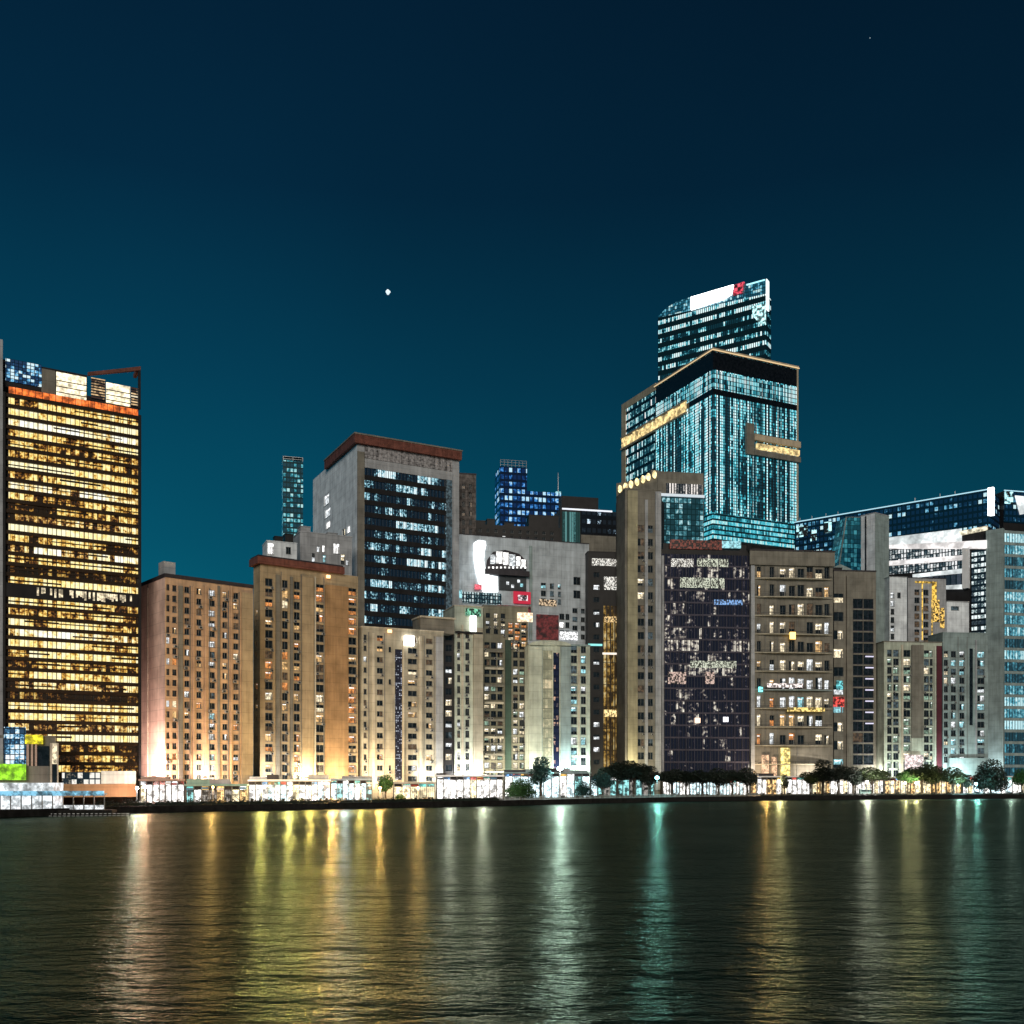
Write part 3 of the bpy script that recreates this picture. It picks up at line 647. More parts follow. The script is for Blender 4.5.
# ------------------------------------------------------------------ 13: dark glass block
b = Bld('glass_block', 'wide dark glass block with faint purple grid and scattered lit storeys', 'office block', 661, 422, 6, 549, 751, dep=20)
b.body(W_DARK)
fl = 12.3*b.Y/F; nb = 18
MDG = curtain('dark block storeys', 1.25, 1, [(.58,(.003,.004,.010)),(.66,(.035,.03,.045)),(.73,(.28,.24,.20)),(.84,(.95,.88,.74))], .95, (0,.34,.30,.36), .1, run=4, base=(.012,.012,.022), clutter=.5, cs=.55, band=True)
mb = MB()
for i in range(nb): mb.box(.2, b.w-.2, -.5, -.02, b.h-2-(i+1)*fl, b.h-2-(i+1)*fl+fl*.13, W_PURPLE)
mb.build('floor_slab', b.root)
bands(b, [b.h-2-(i+1)*fl+fl*.13 for i in range(nb)], fl*.87, MDG, .3, b.w-.3, -.1, mull=1.25)
mb = MB()
for i in range(12): x = .3+(b.w-.6)*i/11; mb.box(x-.10, x+.10, -.62, -.502, 1, b.h-2, W_PURPLE)
mb.build('mullion', b.root)
b.boxpart('edge_pier', 661.2, 663.5, 556, 780, W_GREY, -.8, -.05)
MW13 = lit('pale lit storey', (.85,.9,.7), .8, 2.4, 1.0)
for p0,p1,q0,q1,mt in ((671,693,559,567,MWH),(697,728,559,567,MW13),(680,724,578,588,MW13),(714,742,600,605,lit('blue lit storey', (.25,.5,1), .9, 1.8, 1)),(668,686,672,684,lit('rosy lit storey', (.85,.6,.5), .8, 1.5, 1)),(705,714,672,684,MATS['rosy lit storey']),(690,736,661,668,MW13),(694,700,718,723,glow('peach lamp', (1,.7,.5), 1.6)),(723,728,717,722,glow('pale lamp', (.9,.9,1), 1.6))):
    b.boxpart('lit_window', p0, p1, q0, q1, mt, -.56, -.2)
b.boxpart('roof_sign', 670, 722, 540, 549, lit('dull red roof lights', (.35,.06,.03), .45, 1.4, 1), 0, .6); b.boxpart('roof_glass', 722, 741, 541, 548, L['cool'], 0, .5)
mb = MB(); mb.box(b.u(664), b.u(748), 2, 12, b.h, b.h+3, W_DARK); mb.build('plant_room', b.root)

# ------------------------------------------------------------------ 14: neon towers
CY = [(.36,(.006,.035,.05)),(.43,(.015,.13,.175)),(.49,(.06,.52,.64)),(.60,(.30,.90,1)),(.88,(.85,1,1))]
MCY = curtain('cyan streak panes', 1.05, 1.5, CY, 1.55, (.60,.02,.18,.20), .2, (.12,.88), run=1, base=(.004,.012,.018), clutter=.42, cs=.07)
b = Bld('neon_tower', 'tall glass tower with cyan lit vertical streaks and a cream roof edge', 'skyscraper', 713, 520, 25, 349, 797, side=656)
W_BLACK = glass('black glass band', (.006,.007,.009), .15)
zb = b.h-11
b.body(MCY, h=b.h-1, name='curtain_wall'); mb = MB(); w, d = b.w, b.d
mb.box(-.12, w+.12, -.12, d+.12, b.h-10.5, b.h-1.2, W_BLACK); mb.build('crown_band', b.root)
COP = solid('cream stone coping', (.50,.41,.29))
b.coping(COP, h=b.h-1.1, t=1.4, hh=1.6, out=.7)
b.boxpart('cornice_light', 713.5, 796.5, 353.5, 354.6, K and None or glow('warm cornice light', (1,.75,.42), 1.0), -1.1, -.75) if False else None
mb = MB(); g = glow('warm cornice light', (1,.72,.4), .75)
mb.box(-.95, w+.95, -1.0, -.72, b.h-.9, b.h-.45, g); mb.box(-1.0, -.72, -.72, d+.7, b.h-.9, b.h-.45, g); mb.build('cornice_light', b.root)
mb = MB()
for i in range(27): x = w*i/26; mb.box(x-.12, x+.12, -.24, -.03, b.z(0,575), b.h-11, FRAME_D)
for i in range(14): y = d*i/13; mb.box(-.24, -.03, y-.12, y+.12, b.z(0,575), b.h-11, FRAME_D)
mb.build('fin', b.root)
mb = MB(); mb.box(-.3, w+.3, -.3, d, b.h-23.5, b.h-20.5, W_BLACK); mb.build('dark_floor', b.root)
mb = MB(); mb.box(-.08, w+.08, -.08, d, b.h-20.4, b.h-11, curtain('cyan crown panes', .95, 2.3, [(.25,(.004,.02,.03)),(.38,(.04,.36,.46)),(.55,(.36,.92,1)),(.85,(.85,1,1))], 1.2, (.5,0,.2,.3), .2, (.08,.92), run=9, base=(.004,.012,.018), clutter=.4, cs=.08)); mb.build('lit_storeys', b.root)
mb = MB(); mb.box(w-.3, w+.45, -.6, .5, b.z(0,560), b.h-1.2, COP); mb.build('edge_fin', b.root)
# gold balcony on the right face
GB = lit('gold balcony light', (1,.74,.32), 1.35, .35, .45)
u0 = b.u(752); mb = MB(); za, zbb = b.z(0,446)-0, b.z(0,430)
mb.box(u0, w+.6, -2.4, -.6, b.z(u0,441), b.z(u0,435), COP); mb.box(u0-5, u0, -2.0, -.6, b.z(u0,456), b.z(u0,425), W_TAUPE); mb.build('balcony', b.root)
mb = MB(); mb.box(u0+2, w+.2, -2.0, -.6, b.z(u0,449), b.z(u0,443.5), GB); mb.build('balcony_light', b.root)
mb = MB(); mb.box(u0, w+.6, -2.4, -.6, b.z(u0,456), b.z(u0,450.5), W_TAUPE); mb.build('balcony', b.root)
# lower lit storeys
MLT = curtain('teal lit storeys', .95, 2.6, [(.3,(.01,.08,.1)),(.45,(.03,.35,.45)),(.62,(.12,.75,.9)),(.8,(.6,1,1))], 1.0, (0,.4,.4,.2), .1, (.2,.85), base=(.01,.03,.04), clutter=.4, cs=.8)
mb = MB(); mb.box(-.9, w+1.0, -.9, d*.4, b.z(0,540), b.z(0,513), MLT); mb.build('lit_storeys', b.root)
mb = MB(); mb.box(-1.2, w+1.2, -1.2, d*.4, 0, b.z(0,540), W_DARK); mb.build('podium', b.root)
# wing on the left face
vw = b.v(622); zw = b.zl(vw, 405); COP2 = solid('tan stone frame', (.42,.34,.24))
mb = MB(); mb.box(.6, w*.6, d+.05, vw, 0, zw, W_DARK); mb.build('wing', b.root)
mb = MB(); mb.box(-.4, .55, d+.05, vw, zw-4, zw, COP2); mb.box(-.4, .55, vw-4.5, vw, b.zl(vw,490), zw-4, COP2); mb.build('wing_frame', b.root)
mb = MB(); mb.box(.05, .5, d+.1, vw-4.55, b.zl(vw,490), zw-4.05, curtain('wing panes', 1.6, 5.2, [(.34,(.006,.03,.045)),(.48,(.02,.14,.18)),(.58,(.4,.9,.95)),(.75,(1,1,1))], 1.1, (.3,.15,.4,.15), .2, (.15,.8), base=(.006,.014,.02), clutter=.4, cs=.5)); mb.build('wing_glass', b.root)
# gold balcony across the left face and wing
zl0 = b.zl(vw, 451); zl1 = b.zl(vw, 440); v0 = b.v(688)
mb = MB(); mb.box(-1.6, -.6, v0, vw-.5, zl0, zl0+.9, COP2); mb.box(-1.6, -.6, v0, vw-.5, zl1, zl1+.8, COP2); mb.build('balcony', b.root)
mb = MB()
for i in range(11):
    a = v0+(vw-v0-1)*i/11; mb.box(-1.4, -.7, a+.3, a+(vw-v0)/11-.9, zl0+1, zl1-.1-(.6 if i % 2 else 0), GB)
mb.build('balcony_light', b.root)
NEON = b

b = Bld('sign_tower', 'farthest tower with a slanted glass top and a glowing white roof sign', 'skyscraper', 658, 700, -34, 280, 766, side=771, top_at_right=True)
CY2 = [(.36,(.002,.02,.03)),(.44,(.01,.12,.17)),(.51,(.16,.68,.78)),(.64,(.8,1,1))]
MS = curtain('teal office panes', 1.5, 6.4, CY2, 1.15, (0,.30,.34,.36), .18, (.36,.80), run=5, base=(.006,.02,.026), clutter=.4, cs=.4)
zl = b.z(0,312); w, d, h = b.w, b.d, b.h
mb = MB(); mb.poly([(0,0,0),(w,0,0),(w,0,h-9),(0,0,zl-4)], MS); mb.poly([(w,0,0),(w,d,0),(w,d,h-9),(w,0,h-9)], MS); mb.poly([(0,0,0),(0,d,0),(0,d,zl-4),(0,0,zl-4)], MS)
mb.poly([(0,d,0),(w,d,0),(w,d,h-9),(0,d,zl-4)], MS); mb.poly([(0,0,zl-4),(w,0,h-9),(w,d,h-9),(0,d,zl-4)], W_DARK); mb.build('curtain_wall', b.root)
MCR = curtain('blue crown glass', 1.6, 2.2, [(.4,(.005,.05,.09)),(.55,(.02,.18,.28)),(.7,(.2,.65,.85)),(.85,(.7,1,1))], .8, (0,.2,.6,.2), .1, (.1,.9), base=(.01,.05,.07), clutter=.5, cs=.4)
mb = MB(); mb.prism([(.2,zl-3.95),(w-.1,h-8.95),(w-.1,h),(b.u(725),b.z(b.u(725),288)),(b.u(708),b.z(b.u(708),291.5)),(b.u(690),b.z(b.u(690),297)),(b.u(676),b.z(b.u(676),302)),(b.u(666),b.z(b.u(666),308)),(.2,zl-3)], .15, .8, MCR); mb.build('crown_screen', b.root)
mb = MB(); q = [b.P(*p) for p in ((691.5,298),(734,285.5),(732,295),(724,300),(691.5,310.5))]; mb.prism(q, -1.6, -.3, glow('white roof sign', (.92,1,1), 5)); mb.build('roof_sign', b.root)
mb = MB(); q = [b.P(*p) for p in ((735,286),(745,282.5),(743,293),(733.5,296))]; mb.prism(q, -1.6, -.3, lit('red roof sign', (1,.08,.14), 1.0, .5, .9)); mb.build('red_emblem', b.root)
mb = MB(); mb.box(w+.05, w+.6, -.3, d*.45, h-19, h+.5, glow('white edge light', (.85,1,1), 1.9)); mb.build('edge_light', b.root)
mb = MB(); q = [b.P(*p) for p in ((747,284.5),(765,279.5),(765,280.5),(747,285.7))]; mb.prism(q, -.6, -.1, glow('cyan edge light', (.4,.9,1), 1.4)); mb.build('cornice_light', b.root)
mb = MB()
q = [b.P(*p) for p in ((752,306),(766,304),(766.0,325),(760,324),(753,316))]; mb.prism(q, -.5, -.1, lit('bright cyan corner', (.55,1,1), 1.6, .6, .8)); mb.build('lit_corner', b.root)

b = Bld('hotel_block', 'mid height teal glass block with a lit lettered top storey below the neon tower', 'hotel', 657, 478, 9, 471, 703.5, dep=14)
b.body(W_TAUPE); b.boxpart('curtain_wall', 659.5, 703, 497, 545, curtain('soft teal panes', 2.1, 2.6, [(.42,(.008,.03,.04)),(.55,(.02,.10,.13)),(.72,(.10,.32,.38)),(.85,(.6,.95,1))], .75, (.2,.1,.5,.2), .1, (.1,.9), base=(.01,.04,.05), clutter=.45, cs=.6), -.2, .1)
b.boxpart('eave', 655, 704, 494.5, 497, glow('pale eave light', (.8,.9,1), .55), -.9, .05); b.boxpart('lit_windows', 666, 702, 484, 494, curtain('lettered lit panes', 1.35, 40, [(.3,(.04,.04,.04)),(.5,(.45,.42,.4)),(.7,(1,.92,.85))], 1, (.7,0,0,.3), .22, (0,1), clutter=.7, cs=1.4), -.3, .05)
b.boxpart('side_wall', 651, 658.5, 470, 560, W_TAUPE, -.1, 6)
b = Bld('terrace_house', 'row of round golden lamps along a lower terrace roof left of the lettered block', 'terrace', 616, 465, -28, 489, 657, dep=10)
b.body(W_DARK, h=b.z(0,503)); GA = lit('golden arch lamp', (1,.78,.38), 2.0, .6, .25)
for p in (620, 625.5, 631, 637, 643, 648.5, 654.5):
    u, z = b.P(p, 489-(p-620)*.42); mb = MB(); r = 1.15
    mb.prism([(u+r*math.cos(t)*(.8), z+r*1.5*math.sin(t)) for t in [2*math.pi*i/16 for i in range(16)]], -.4, .4, GA); mb.build('globe_lamp', b.root)
mb = MB(); mb.box(0, b.w, .5, 1.2, b.z(0,503), b.z(0,483), W_TAUPE); mb.build('parapet', b.root)

# ------------------------------------------------------------------ 16: beige balcony block
b = Bld('balcony_block', 'wide beige block with bowed balcony ledges on every storey and busy lit shops below', 'apartment block', 750, 425, 6, 551, 833, dep=18)
fl = 18.6*b.Y/F; om = []
zt = b.z(0, 578)
PBK = [('dark',.46),('dim',.16),('cream',.20),('warm',.10),('white',.08)]; PBX = [('dark',.12),('cream',.3),('white',.3),('warm',.16),('orange',.06),('cool',.06)]; PBL = [('dark',.30),('dim',.1),('cream',.28),('warm',.14),('white',.14),('orange',.04)]
for i in range(10):
    lo = zt-i*fl; pal = PBK if i < 5 else PBX
    hh = fl*.62
    for (p, wd) in ((759,4),(772,4.5),(783,6),(792,6),(801,6.5),(810,6.5),(819,7),(827,5)):
        if random.random() < .05: continue
        pp = pal if p < 797 or i > 5 else PBL
        om.append((b.u(p-wd/2), b.u(p+wd/2), lo+.5, lo+.5+hh*random.choice((.8,1,.9)), pp))
b.body(W_TAUPE, om, dp=.6); windows(b, om, dp=.58); fittings(b, om, 18, (765,777.5,797))
for i in range(11):
    z = zt-i*fl; mb = MB(); m = W_BEIGE if i != 6 else W_TEALG; x0 = b.u(754.5); x1 = b.u(832)
    out = [(x0+(x1-x0)*t, -.35-2.0*math.sin(math.pi*min(1,max(0,t)))**.6) for t in [k/12 for k in range(13)]]
    n0 = len(out)
    for z0, z1, ins in ((z-.35, z+.1, 0),):
        top = [(x, y, z1) for x, y in out]; bot = [(x, y, z0) for x, y in out]
        mb.poly(top+[(x1,-.01,z1),(x0,-.01,z1)], m); mb.poly(bot+[(x1,-.01,z0),(x0,-.01,z0)], m)
        for k in range(n0-1): mb.poly([bot[k],bot[k+1],top[k+1],top[k]], m)
    bal = mb.build('balcony', b.root); mb = MB()
    for k in range(0, n0-1): 
        a, c = out[k], out[k+1]; mb.poly([(a[0],a[1]+.1,z+.95),(c[0],c[1]+.1,z+.95),(c[0],c[1]+.1,z+1.1),(a[0],a[1]+.1,z+1.1)], FRAME_D)
        mb.poly([(a[0],a[1]+.1,z+.1),(a[0]+.12,a[1]+.1,z+.1),(a[0]+.12,a[1]+.1,z+.95),(a[0],a[1]+.1,z+.95)], FRAME_D)
    mb.build('railing', bal)
b.boxpart('pier', 750.2, 753.8, 566, 790, W_GREY, -1.2, .05)
mb = MB(); mb.box(-.4, b.w+.3, -1.2, 0, b.z(0,565), b.h, W_TAUPE); mb.box(-.6, b.w+.5, -1.5, b.d, b.h, b.h+.6, W_DROOF); mb.build('roof_slab', b.root)
b.boxpart('amber_lamp', 787.5, 793, 633, 640, glow('amber lamp', (1,.6,.15), 3.5), -2.9, -2.5, 'round amber lamp on a balcony')
b.boxpart('red_sign', 832-9, 843-9, 697, 707, lit('red lit sign', (1,.10,.08), 1.4, 1.5, .7), -1.4, -.8) if False else None
b.boxpart('gold_strip', 785, 822, 708, 712, lit('gold awning light', (1,.7,.2), 1.3, 1.0, .7), -3.0, -2.5); b.boxpart('gold_strip', 765, 800, 684, 688, lit('pink white awning light', (1,.85,.8), 1.5, 1.2, .7), -3.0, -2.5)
b.boxpart('cyan_lamp', 758, 762, 687, 692, glow('cyan lamp', (.2,.9,.9), 2.0), -1.0, -.5)
b.boxpart('lit_column', 780, 789, 748, 787, lit('tall gold light', (1,.78,.25), 2.0, .6, .5), -1.2, -.8); b.boxpart('lit_column', 761, 768, 755, 787, lit('peach light', (1,.6,.35), 1.2, .8, .5), -1.2, -.8); b.boxpart('lit_column', 771, 776, 757, 787, MATS['peach light'], -1.2, -.8)
roof_clutter(b, [(756,764,2,4,8),(785,800,1.6,5,10)], W_DARK)
b = Bld('apartment_block', 'taupe block with a dark double column of balcony windows right of the bowed balconies', 'apartment block', 834, 440, 6, 571, 876, dep=14)
zt = b.z(0,571); om = b.cols([(838.5,10,[('dark',.45),('cream',.2),('white',.15),('cool',.2)])], 598, 18.4, 10, hpx=9)
om2 = b.cols([(858,10,[('dark',.94),('dim',.06)]),(868.5,10,[('dark',.94),('dim',.06)])], 603, 11.2, 15, hpx=9.4)
b.body(W_TAUPE, om+om2); windows(b, om); windows(b, om2, frame=W_PURPLE)
b.coping(W_DROOF, hh=.6); b.boxpart('pier', 846, 852, 576, 790, W_TAUPE, -.8, .05)
b.boxpart('red_sign', 833, 843.5, 697, 707, lit('red lit sign', (1,.08,.06), 1.1, 1.1, .85), -.9, -.3); b.boxpart('cyan_sign', 836, 842, 681, 690, lit('cyan sign', (.2,.85,.9), 1.0, 1.5, .8), -.9, -.3)
u0 = b.u(864); u1 = b.u(873.6); mb = MB()
for i in range(7): z = b.z(0, 656+i*11.2); mb.box(u0+.6, u1, -.12, .0, z-.3, z+.25, glow('pale balcony light', (.75,.72,.95), .8))
mb.build('balcony_light', b.root)
roof_clutter(b, [(836,846,2.2,4,8)], W_DARK)
mb = MB(); x0, x1 = b.u(835), b.u(858); mb.prism([(x0,b.h),(x0,b.h+2.2),((x0+x1)/2,b.h+4.4),(x1,b.h+2.2),(x1,b.h)], 6, 11, W_TEALG); mb.build('gabled_roof', b.root)
b = Bld('slab_tower', 'tall plain grey slab tower with no windows beside the white curved building', 'slab tower', 875, 452, 36, 513, 889, side=861)
b.body(W_TEALG, lmat=W_PALE); b.coping(W_GREY, hh=.4)  # left face paler, the light falling on it painted into its colour
mb = MB(); v = b.v(866); mb.box(-.3, -.02, v-.25, v+.25, 20, b.h-.5, W_DARK); mb.build('groove', b.root)
b = Bld('glass_pavilion', 'sloping teal glass pavilion roof left of the plain slab tower', 'glass roof', 838, 480, 8, 517, 866, dep=10)
MPY = curtain('teal slope panes', 1.6, 2.2, [(.4,(.004,.03,.05)),(.6,(.012,.10,.14)),(.8,(.06,.30,.36))], .8, (.2,.2,.5,.1), .06, (.06,.94), base=(.01,.05,.06), clutter=.35, cs=.5)
u1 = b.u(846); mb = MB(); mb.prism([(0,0),(0,b.z(0,572)),(u1,b.h),(b.w,b.h),(b.w,0)], 0, b.d, MPY); mb.build('glass_slope', b.root)
mb = MB(); mb.tube([(0,-.2,b.z(0,572)),(u1,-.2,b.h),(b.w,-.2,b.h+.3)], .35, W_TEALG, 6); mb.build('ridge_beam', b.root)

# ------------------------------------------------------------------ 20: big white curved complex
b = Bld('convention_building', 'large right hand building with a dark blue top storey over white lit curved floors', 'large building', 795, 531, -39.5, 490, 989, side=1075, top_at_right=True)
w, d, h = b.w, b.d, b.h
mb = MB(); mb.box(0, w, 0, d, 0, h-.5, W_DARK); mb.build('wall', b.root)
MBT = curtain('navy top glass', 2.2, 3.0, [(.50,(.002,.012,.035)),(.60,(.006,.035,.08)),(.70,(.15,.5,.75)),(.85,(.7,.97,1))], .9, (0,.35,.4,.25), .16, (.2,.8), run=6, base=(.004,.02,.04), clutter=.35, cs=.4)
b_zt = h-17
mb = MB(); mb.box(0, w+.1, -.5, -.02, b_zt, h, MBT); mb.box(w+.02, w+.5, 0, d, b_zt, h, MBT); mb.build('top_glass', b.root)
mb = MB(); mb.box(-.2, w+.6, -.9, -.4, h, h+.45, glow('roof edge light', (.5,.85,1), .8)); mb.build('roof_edge_light', b.root)
mb = MB()
for p in (800, 812, 826, 838, 915, 940, 955): 
    u = b.u(p); mb.tube([(u,0,h),(u,0,h+2.2)], .12, STEEL, 5)
mb.build('roof_mast', b.root)
MSP = lit('cyan roof spots', (.5,.95,1), 1.4, .5, 1.0)
for p0,p1,q0,q1 in ((797,808,526,537),(811,817,530,541),(825,832,522,533)): b.boxpart('spot_panel', p0, p1, q0, q1, MSP, -.8, -.52)
WL = lit('white lit floor', (.93,1,1), 1.25, .12, .1); WLP = lit('rosy white lit floor', (1,.95,.93), 1.1, .12, .1)
ua = b.u(889)
def slab(q0l, q1l, q0r, q1r, m, y0, name, pa=889, pb=988):
    a0, a1 = b.u(pa), b.u(pb); mb = MB()
    pts = [(a0,b.z(a0,q1l)),(a1,b.z(a1,q1r)),(a1,b.z(a1,q0r)),(a0,b.z(a0,q0l))]; mb.prism(pts, y0, -.1, m); return mb.build(name, b.root)
slab(538,546,529,545,WL,-1.2,'lit_floor',889,962); slab(532,536,526,530,lit('cream lit floor',(1,.9,.65),1.3,.5,.5),-1.3,'lit_floor',960,988)
slab(546,549,541,549,WLP,-2.6,'floor_edge',889,988); slab(562,566,556,560,WLP,-2.6,'floor_edge',889,964); slab(575,578,569,573,WL,-2.2,'floor_edge',914,966); slab(588,590,585,589,WL,-2.2,'floor_edge',914,966)
slab(549.5,561,549.5,556,curtain('white floor panes',1.4,2.3,[(.35,(.03,.05,.06)),(.5,(.4,.45,.45)),(.66,(1,1,1))],1,(.2,.1,.5,.2),.16,(.1,.9),clutter=.5),-.5,'window_row',889,964)
slab(566.5,574.5,560.5,568.5,MATS['white floor panes'],-.5,'window_row',889,964); slab(578.5,587.5,573.5,584.5,curtain('dark floor panes',2.6,30,[(.3,(.01,.012,.016)),(.7,(.06,.07,.09)),(.9,(.7,.75,.8))],1,(.8,0,.2,0),.12,(0,1),clutter=.2),-.5,'window_row',889,964)
b.boxpart('white_column', 963.5, 970, 545, 589, W_WHITE, -2.4, -.1)
CW = curtain('stacked white windows',1.5,2.7,[(.35,(.02,.03,.04)),(.5,(.3,.4,.4)),(.62,(.9,1,1))],1.1,(.1,.3,.5,.1),.1,(.25,.85),clutter=.5,base=(.01,.02,.03))
b.boxpart('window_stack', 972, 987.5, 550, 640, CW, -.6, -.1)
mb = MB(); mb.box(w-.3, w+2.2, -1.2, .8, b.z(w,516), h+.8, glow('white corner light', (.9,1,1), 3)); mb.build('corner_light', b.root)
mb = MB(); mb.box(w-.9, w+.2, -1.8, 0, 0, b.z(w,531), W_TEALG); mb.box(w+.22, w+6.6, -1.8, .6, 0, b.z(w,531), W_TEALG); mb.build('corner_pier', b.root)
MRF = curtain('cyan side panes', 1.5, 1, [(.30,(.012,.03,.04)),(.44,(.04,.14,.19)),(.60,(.12,.45,.56)),(.74,(.62,.95,1))], 1.0, (0,.62,.2,.18), .08, run=5, base=(.01,.04,.06), clutter=.4, cs=.8, band=True)
fl = 5.6; mb = MB(); mb.box(0, d, -.35, -.02, 0, fl*.72, MRF)
me = mb.mesh('window_band')
for i in range(int(b.z(w,545)/fl)): link('window_band', me, b.root, (w, 0, 7.5+i*fl), math.pi/2)
mb = MB(); mb.box(w+.02, w+1.2, b.d*.12, d, 0, 6.8, lit('white podium light', (.95,1,1), 1.6, .4, .3)); mb.build('podium_light', b.root)

b = Bld('glass_wing', 'cyan lit glass wing with banded floors cut by the right edge of the view', 'office wing', 1003.5, 480, 13, 491, 1046, dep=5)
b.body(W_DARK); zt = b.h-15
mb = MB(); mb.box(0, b.w, -.4, -.02, zt, b.h, MBT); mb.build('top_glass', b.root)
mb = MB(); mb.box(-.1, b.w, -.7, -.42, b.h, b.h+.4, MATS['roof edge light']); mb.build('roof_edge_light', b.root)
fl = 5.6; bands(b, [7.5+i*fl for i in range(int((zt-9)/fl))], fl*.74, MRF, .2, b.w, -.1, mull=1.5)
mb = MB()
for i in range(int((zt-9)/fl)+1): mb.box(0, b.w, -.3, -.02, 7.4+i*fl-fl*.24, 7.4+i*fl, W_TEALG)
mb.build('floor_slab', b.root)
mb = MB(); mb.box(.2, b.w, -1.2, -.1, 0, 5.9, lit('white podium light', (.95,1,1), 1.6, .4, .3)); mb.build('podium_light', b.root)
mb = MB(); u, z = b.P(1015, 514); mb.prism([b.P(1019,515), b.P(1024.5,514), b.P(1024.5,497), b.P(1014,496)], -1.0, -.45, WL); mb.build('slanted_sign', b.root)
b.boxpart('lit_patch', 1004, 1012, 492, 504, MSP, -.8, -.42)

# ------------------------------------------------------------------ 22: front right cluster
b = Bld('slim_block', 'slim pale block with one column of lit windows right of the slab tower', 'apartment block', 889.5, 452, 8, 577, 907, dep=9)
om = b.cols([(892.5,3.6,[('white',.4),('dark',.4),('cream',.2)]),(899,3.4,[('dark',.9),('dim',.1)],.3)], 595, 8.3, 9, hpx=5.6); b.body(W_PALE, om); windows(b, om); b.coping(W_GREY, hh=.3)
b = Bld('brown_block', 'brown block outlined by a gold lit corner strip in the right hand cluster', 'office block', 908, 458, 8, 578, 946, dep=10)
om = b.cols([(917,5,[('dim',.6),('dark',.4)]),(926,5,[('dim',.6),('dark',.4)])], 592, 8, 8, hpx=5.5); b.body(W_GREY, om); windows(b, om); b.coping(W_DROOF, hh=.4)
GS = lit('gold corner strip', (1,.6,.08), 1.3, .8, .7)
b.boxpart('gold_strip', 932, 936, 583, 600, GS, -.5, .0); b.boxpart('gold_strip', 915, 936, 581.5, 583, GS, -.5, 0); b.boxpart('gold_strip', 933, 939, 600, 622, lit('gold flecks', (1,.6,.12), 1.2, 1.6, 1), -.4, 0)
b.boxpart('gold_strip', 921.8, 922.6, 583, 640, GS, -.3, 0); b.boxpart('gold_strip', 931.5, 932.3, 600, 645, GS, -.3, 0); b.boxpart('gold_strip', 940, 944, 608, 628, MATS['gold flecks'], -.4, 0)
b = Bld('grey_block', 'plain small grey block with a low parapet below the white curved floors', 'block', 946.5, 462, 8, 602, 969, dep=9)
om = b.cols([(955,8,[('dimc',1)])], 596+12, 20, 1, hpx=4); b.body(W_PALE, om); windows(b, om); b.coping(W_GREY, hh=.5)
b = Bld('apartment_block', 'pale apartment block with three greenish lit window columns and a brown blank panel', 'apartment block', 884, 437, 7, 642, 942, dep=12)
om = b.cols([(889.5,4.5,PG),(896,5.5,PG),(907,7,PG),(926.5,5,PG),(931.2,3,PG)], 653, 8.6, 15, hpx=6.6)
b.body(W_GREEN, om); windows(b, om); fittings(b, om, 30, (911,934)); b.coping(W_TAUPE, hh=.5)
b.boxpart('blank_panel', 911.5, 923, 645, 738, W_TAUPE, -.6, .05); b.boxpart('red_strip', 936.3, 941.5, 646, 786, solid('dark red strip', (.09,.02,.03), .6), -.4, .05)
b.boxpart('pier', 901, 903, 645, 780, W_BEIGE_L, -.4, .05); b.boxpart('pink_awning', 904, 922, 755, 770, lit('pink white awning', (1,.82,.8), 1.3, .8, .4), -1.2, -.7)
b = Bld('apartment_block', 'teal grey apartment block with a dark slot beside the corner pier at right', 'apartment block', 942.8, 440, 7, 633, 988, dep=12)
om = b.cols([(946,4,[('cream',.4),('dark',.6)]),(953.5,5,PC),(962,5,PC),(981,7,PC)], 654, 8.8, 13, hpx=6); om2 = [(b.u(969.5), b.u(973), b.z(0,725), b.z(0,648), None)]
b.body(W_TEALG, om+om2); windows(b, om); fittings(b, om, 22, (958,967)); b.boxpart('dark_slot', 969.5, 973, 648, 725, DARKGLASS, .3, .34); b.coping(W_TEALG, hh=.4)
b.boxpart('white_frontage', 948, 986, 758, 788, W_TEALG, -1.2, -.2); b.boxpart('pier', 975, 976.3, 640, 750, W_GREY, -.4, .05)

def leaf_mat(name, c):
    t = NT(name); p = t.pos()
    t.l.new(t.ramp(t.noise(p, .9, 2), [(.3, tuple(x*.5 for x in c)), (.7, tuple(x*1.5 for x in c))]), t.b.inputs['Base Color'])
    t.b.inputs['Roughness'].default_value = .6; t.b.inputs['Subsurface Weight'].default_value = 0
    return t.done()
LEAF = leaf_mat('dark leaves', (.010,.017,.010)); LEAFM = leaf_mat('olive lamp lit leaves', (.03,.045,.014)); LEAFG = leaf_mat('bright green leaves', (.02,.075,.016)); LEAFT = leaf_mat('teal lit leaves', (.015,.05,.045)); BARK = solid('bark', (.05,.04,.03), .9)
def leaves(mb, cx, cy, cz, rx, ry, rz, n, size, mat, rng):
    for _ in range(n):
        while True:
            q = Vector((rng.uniform(-1,1), rng.uniform(-1,1), rng.uniform(-1,1)))
            if q.length < 1 and rng.random() < .25+q.length: break
        c = Vector((cx+q.x*rx, cy+q.y*ry, cz+q.z*rz)); a = Vector((rng.gauss(0,1), rng.gauss(0,1), rng.gauss(0,.6))).normalized(); d = a.orthogonal().normalized()
        s = size*rng.uniform(.6,1.4)
        mb.poly([c-a*s, c-d*s*.45, c+a*s, c+d*s*.45], mat)
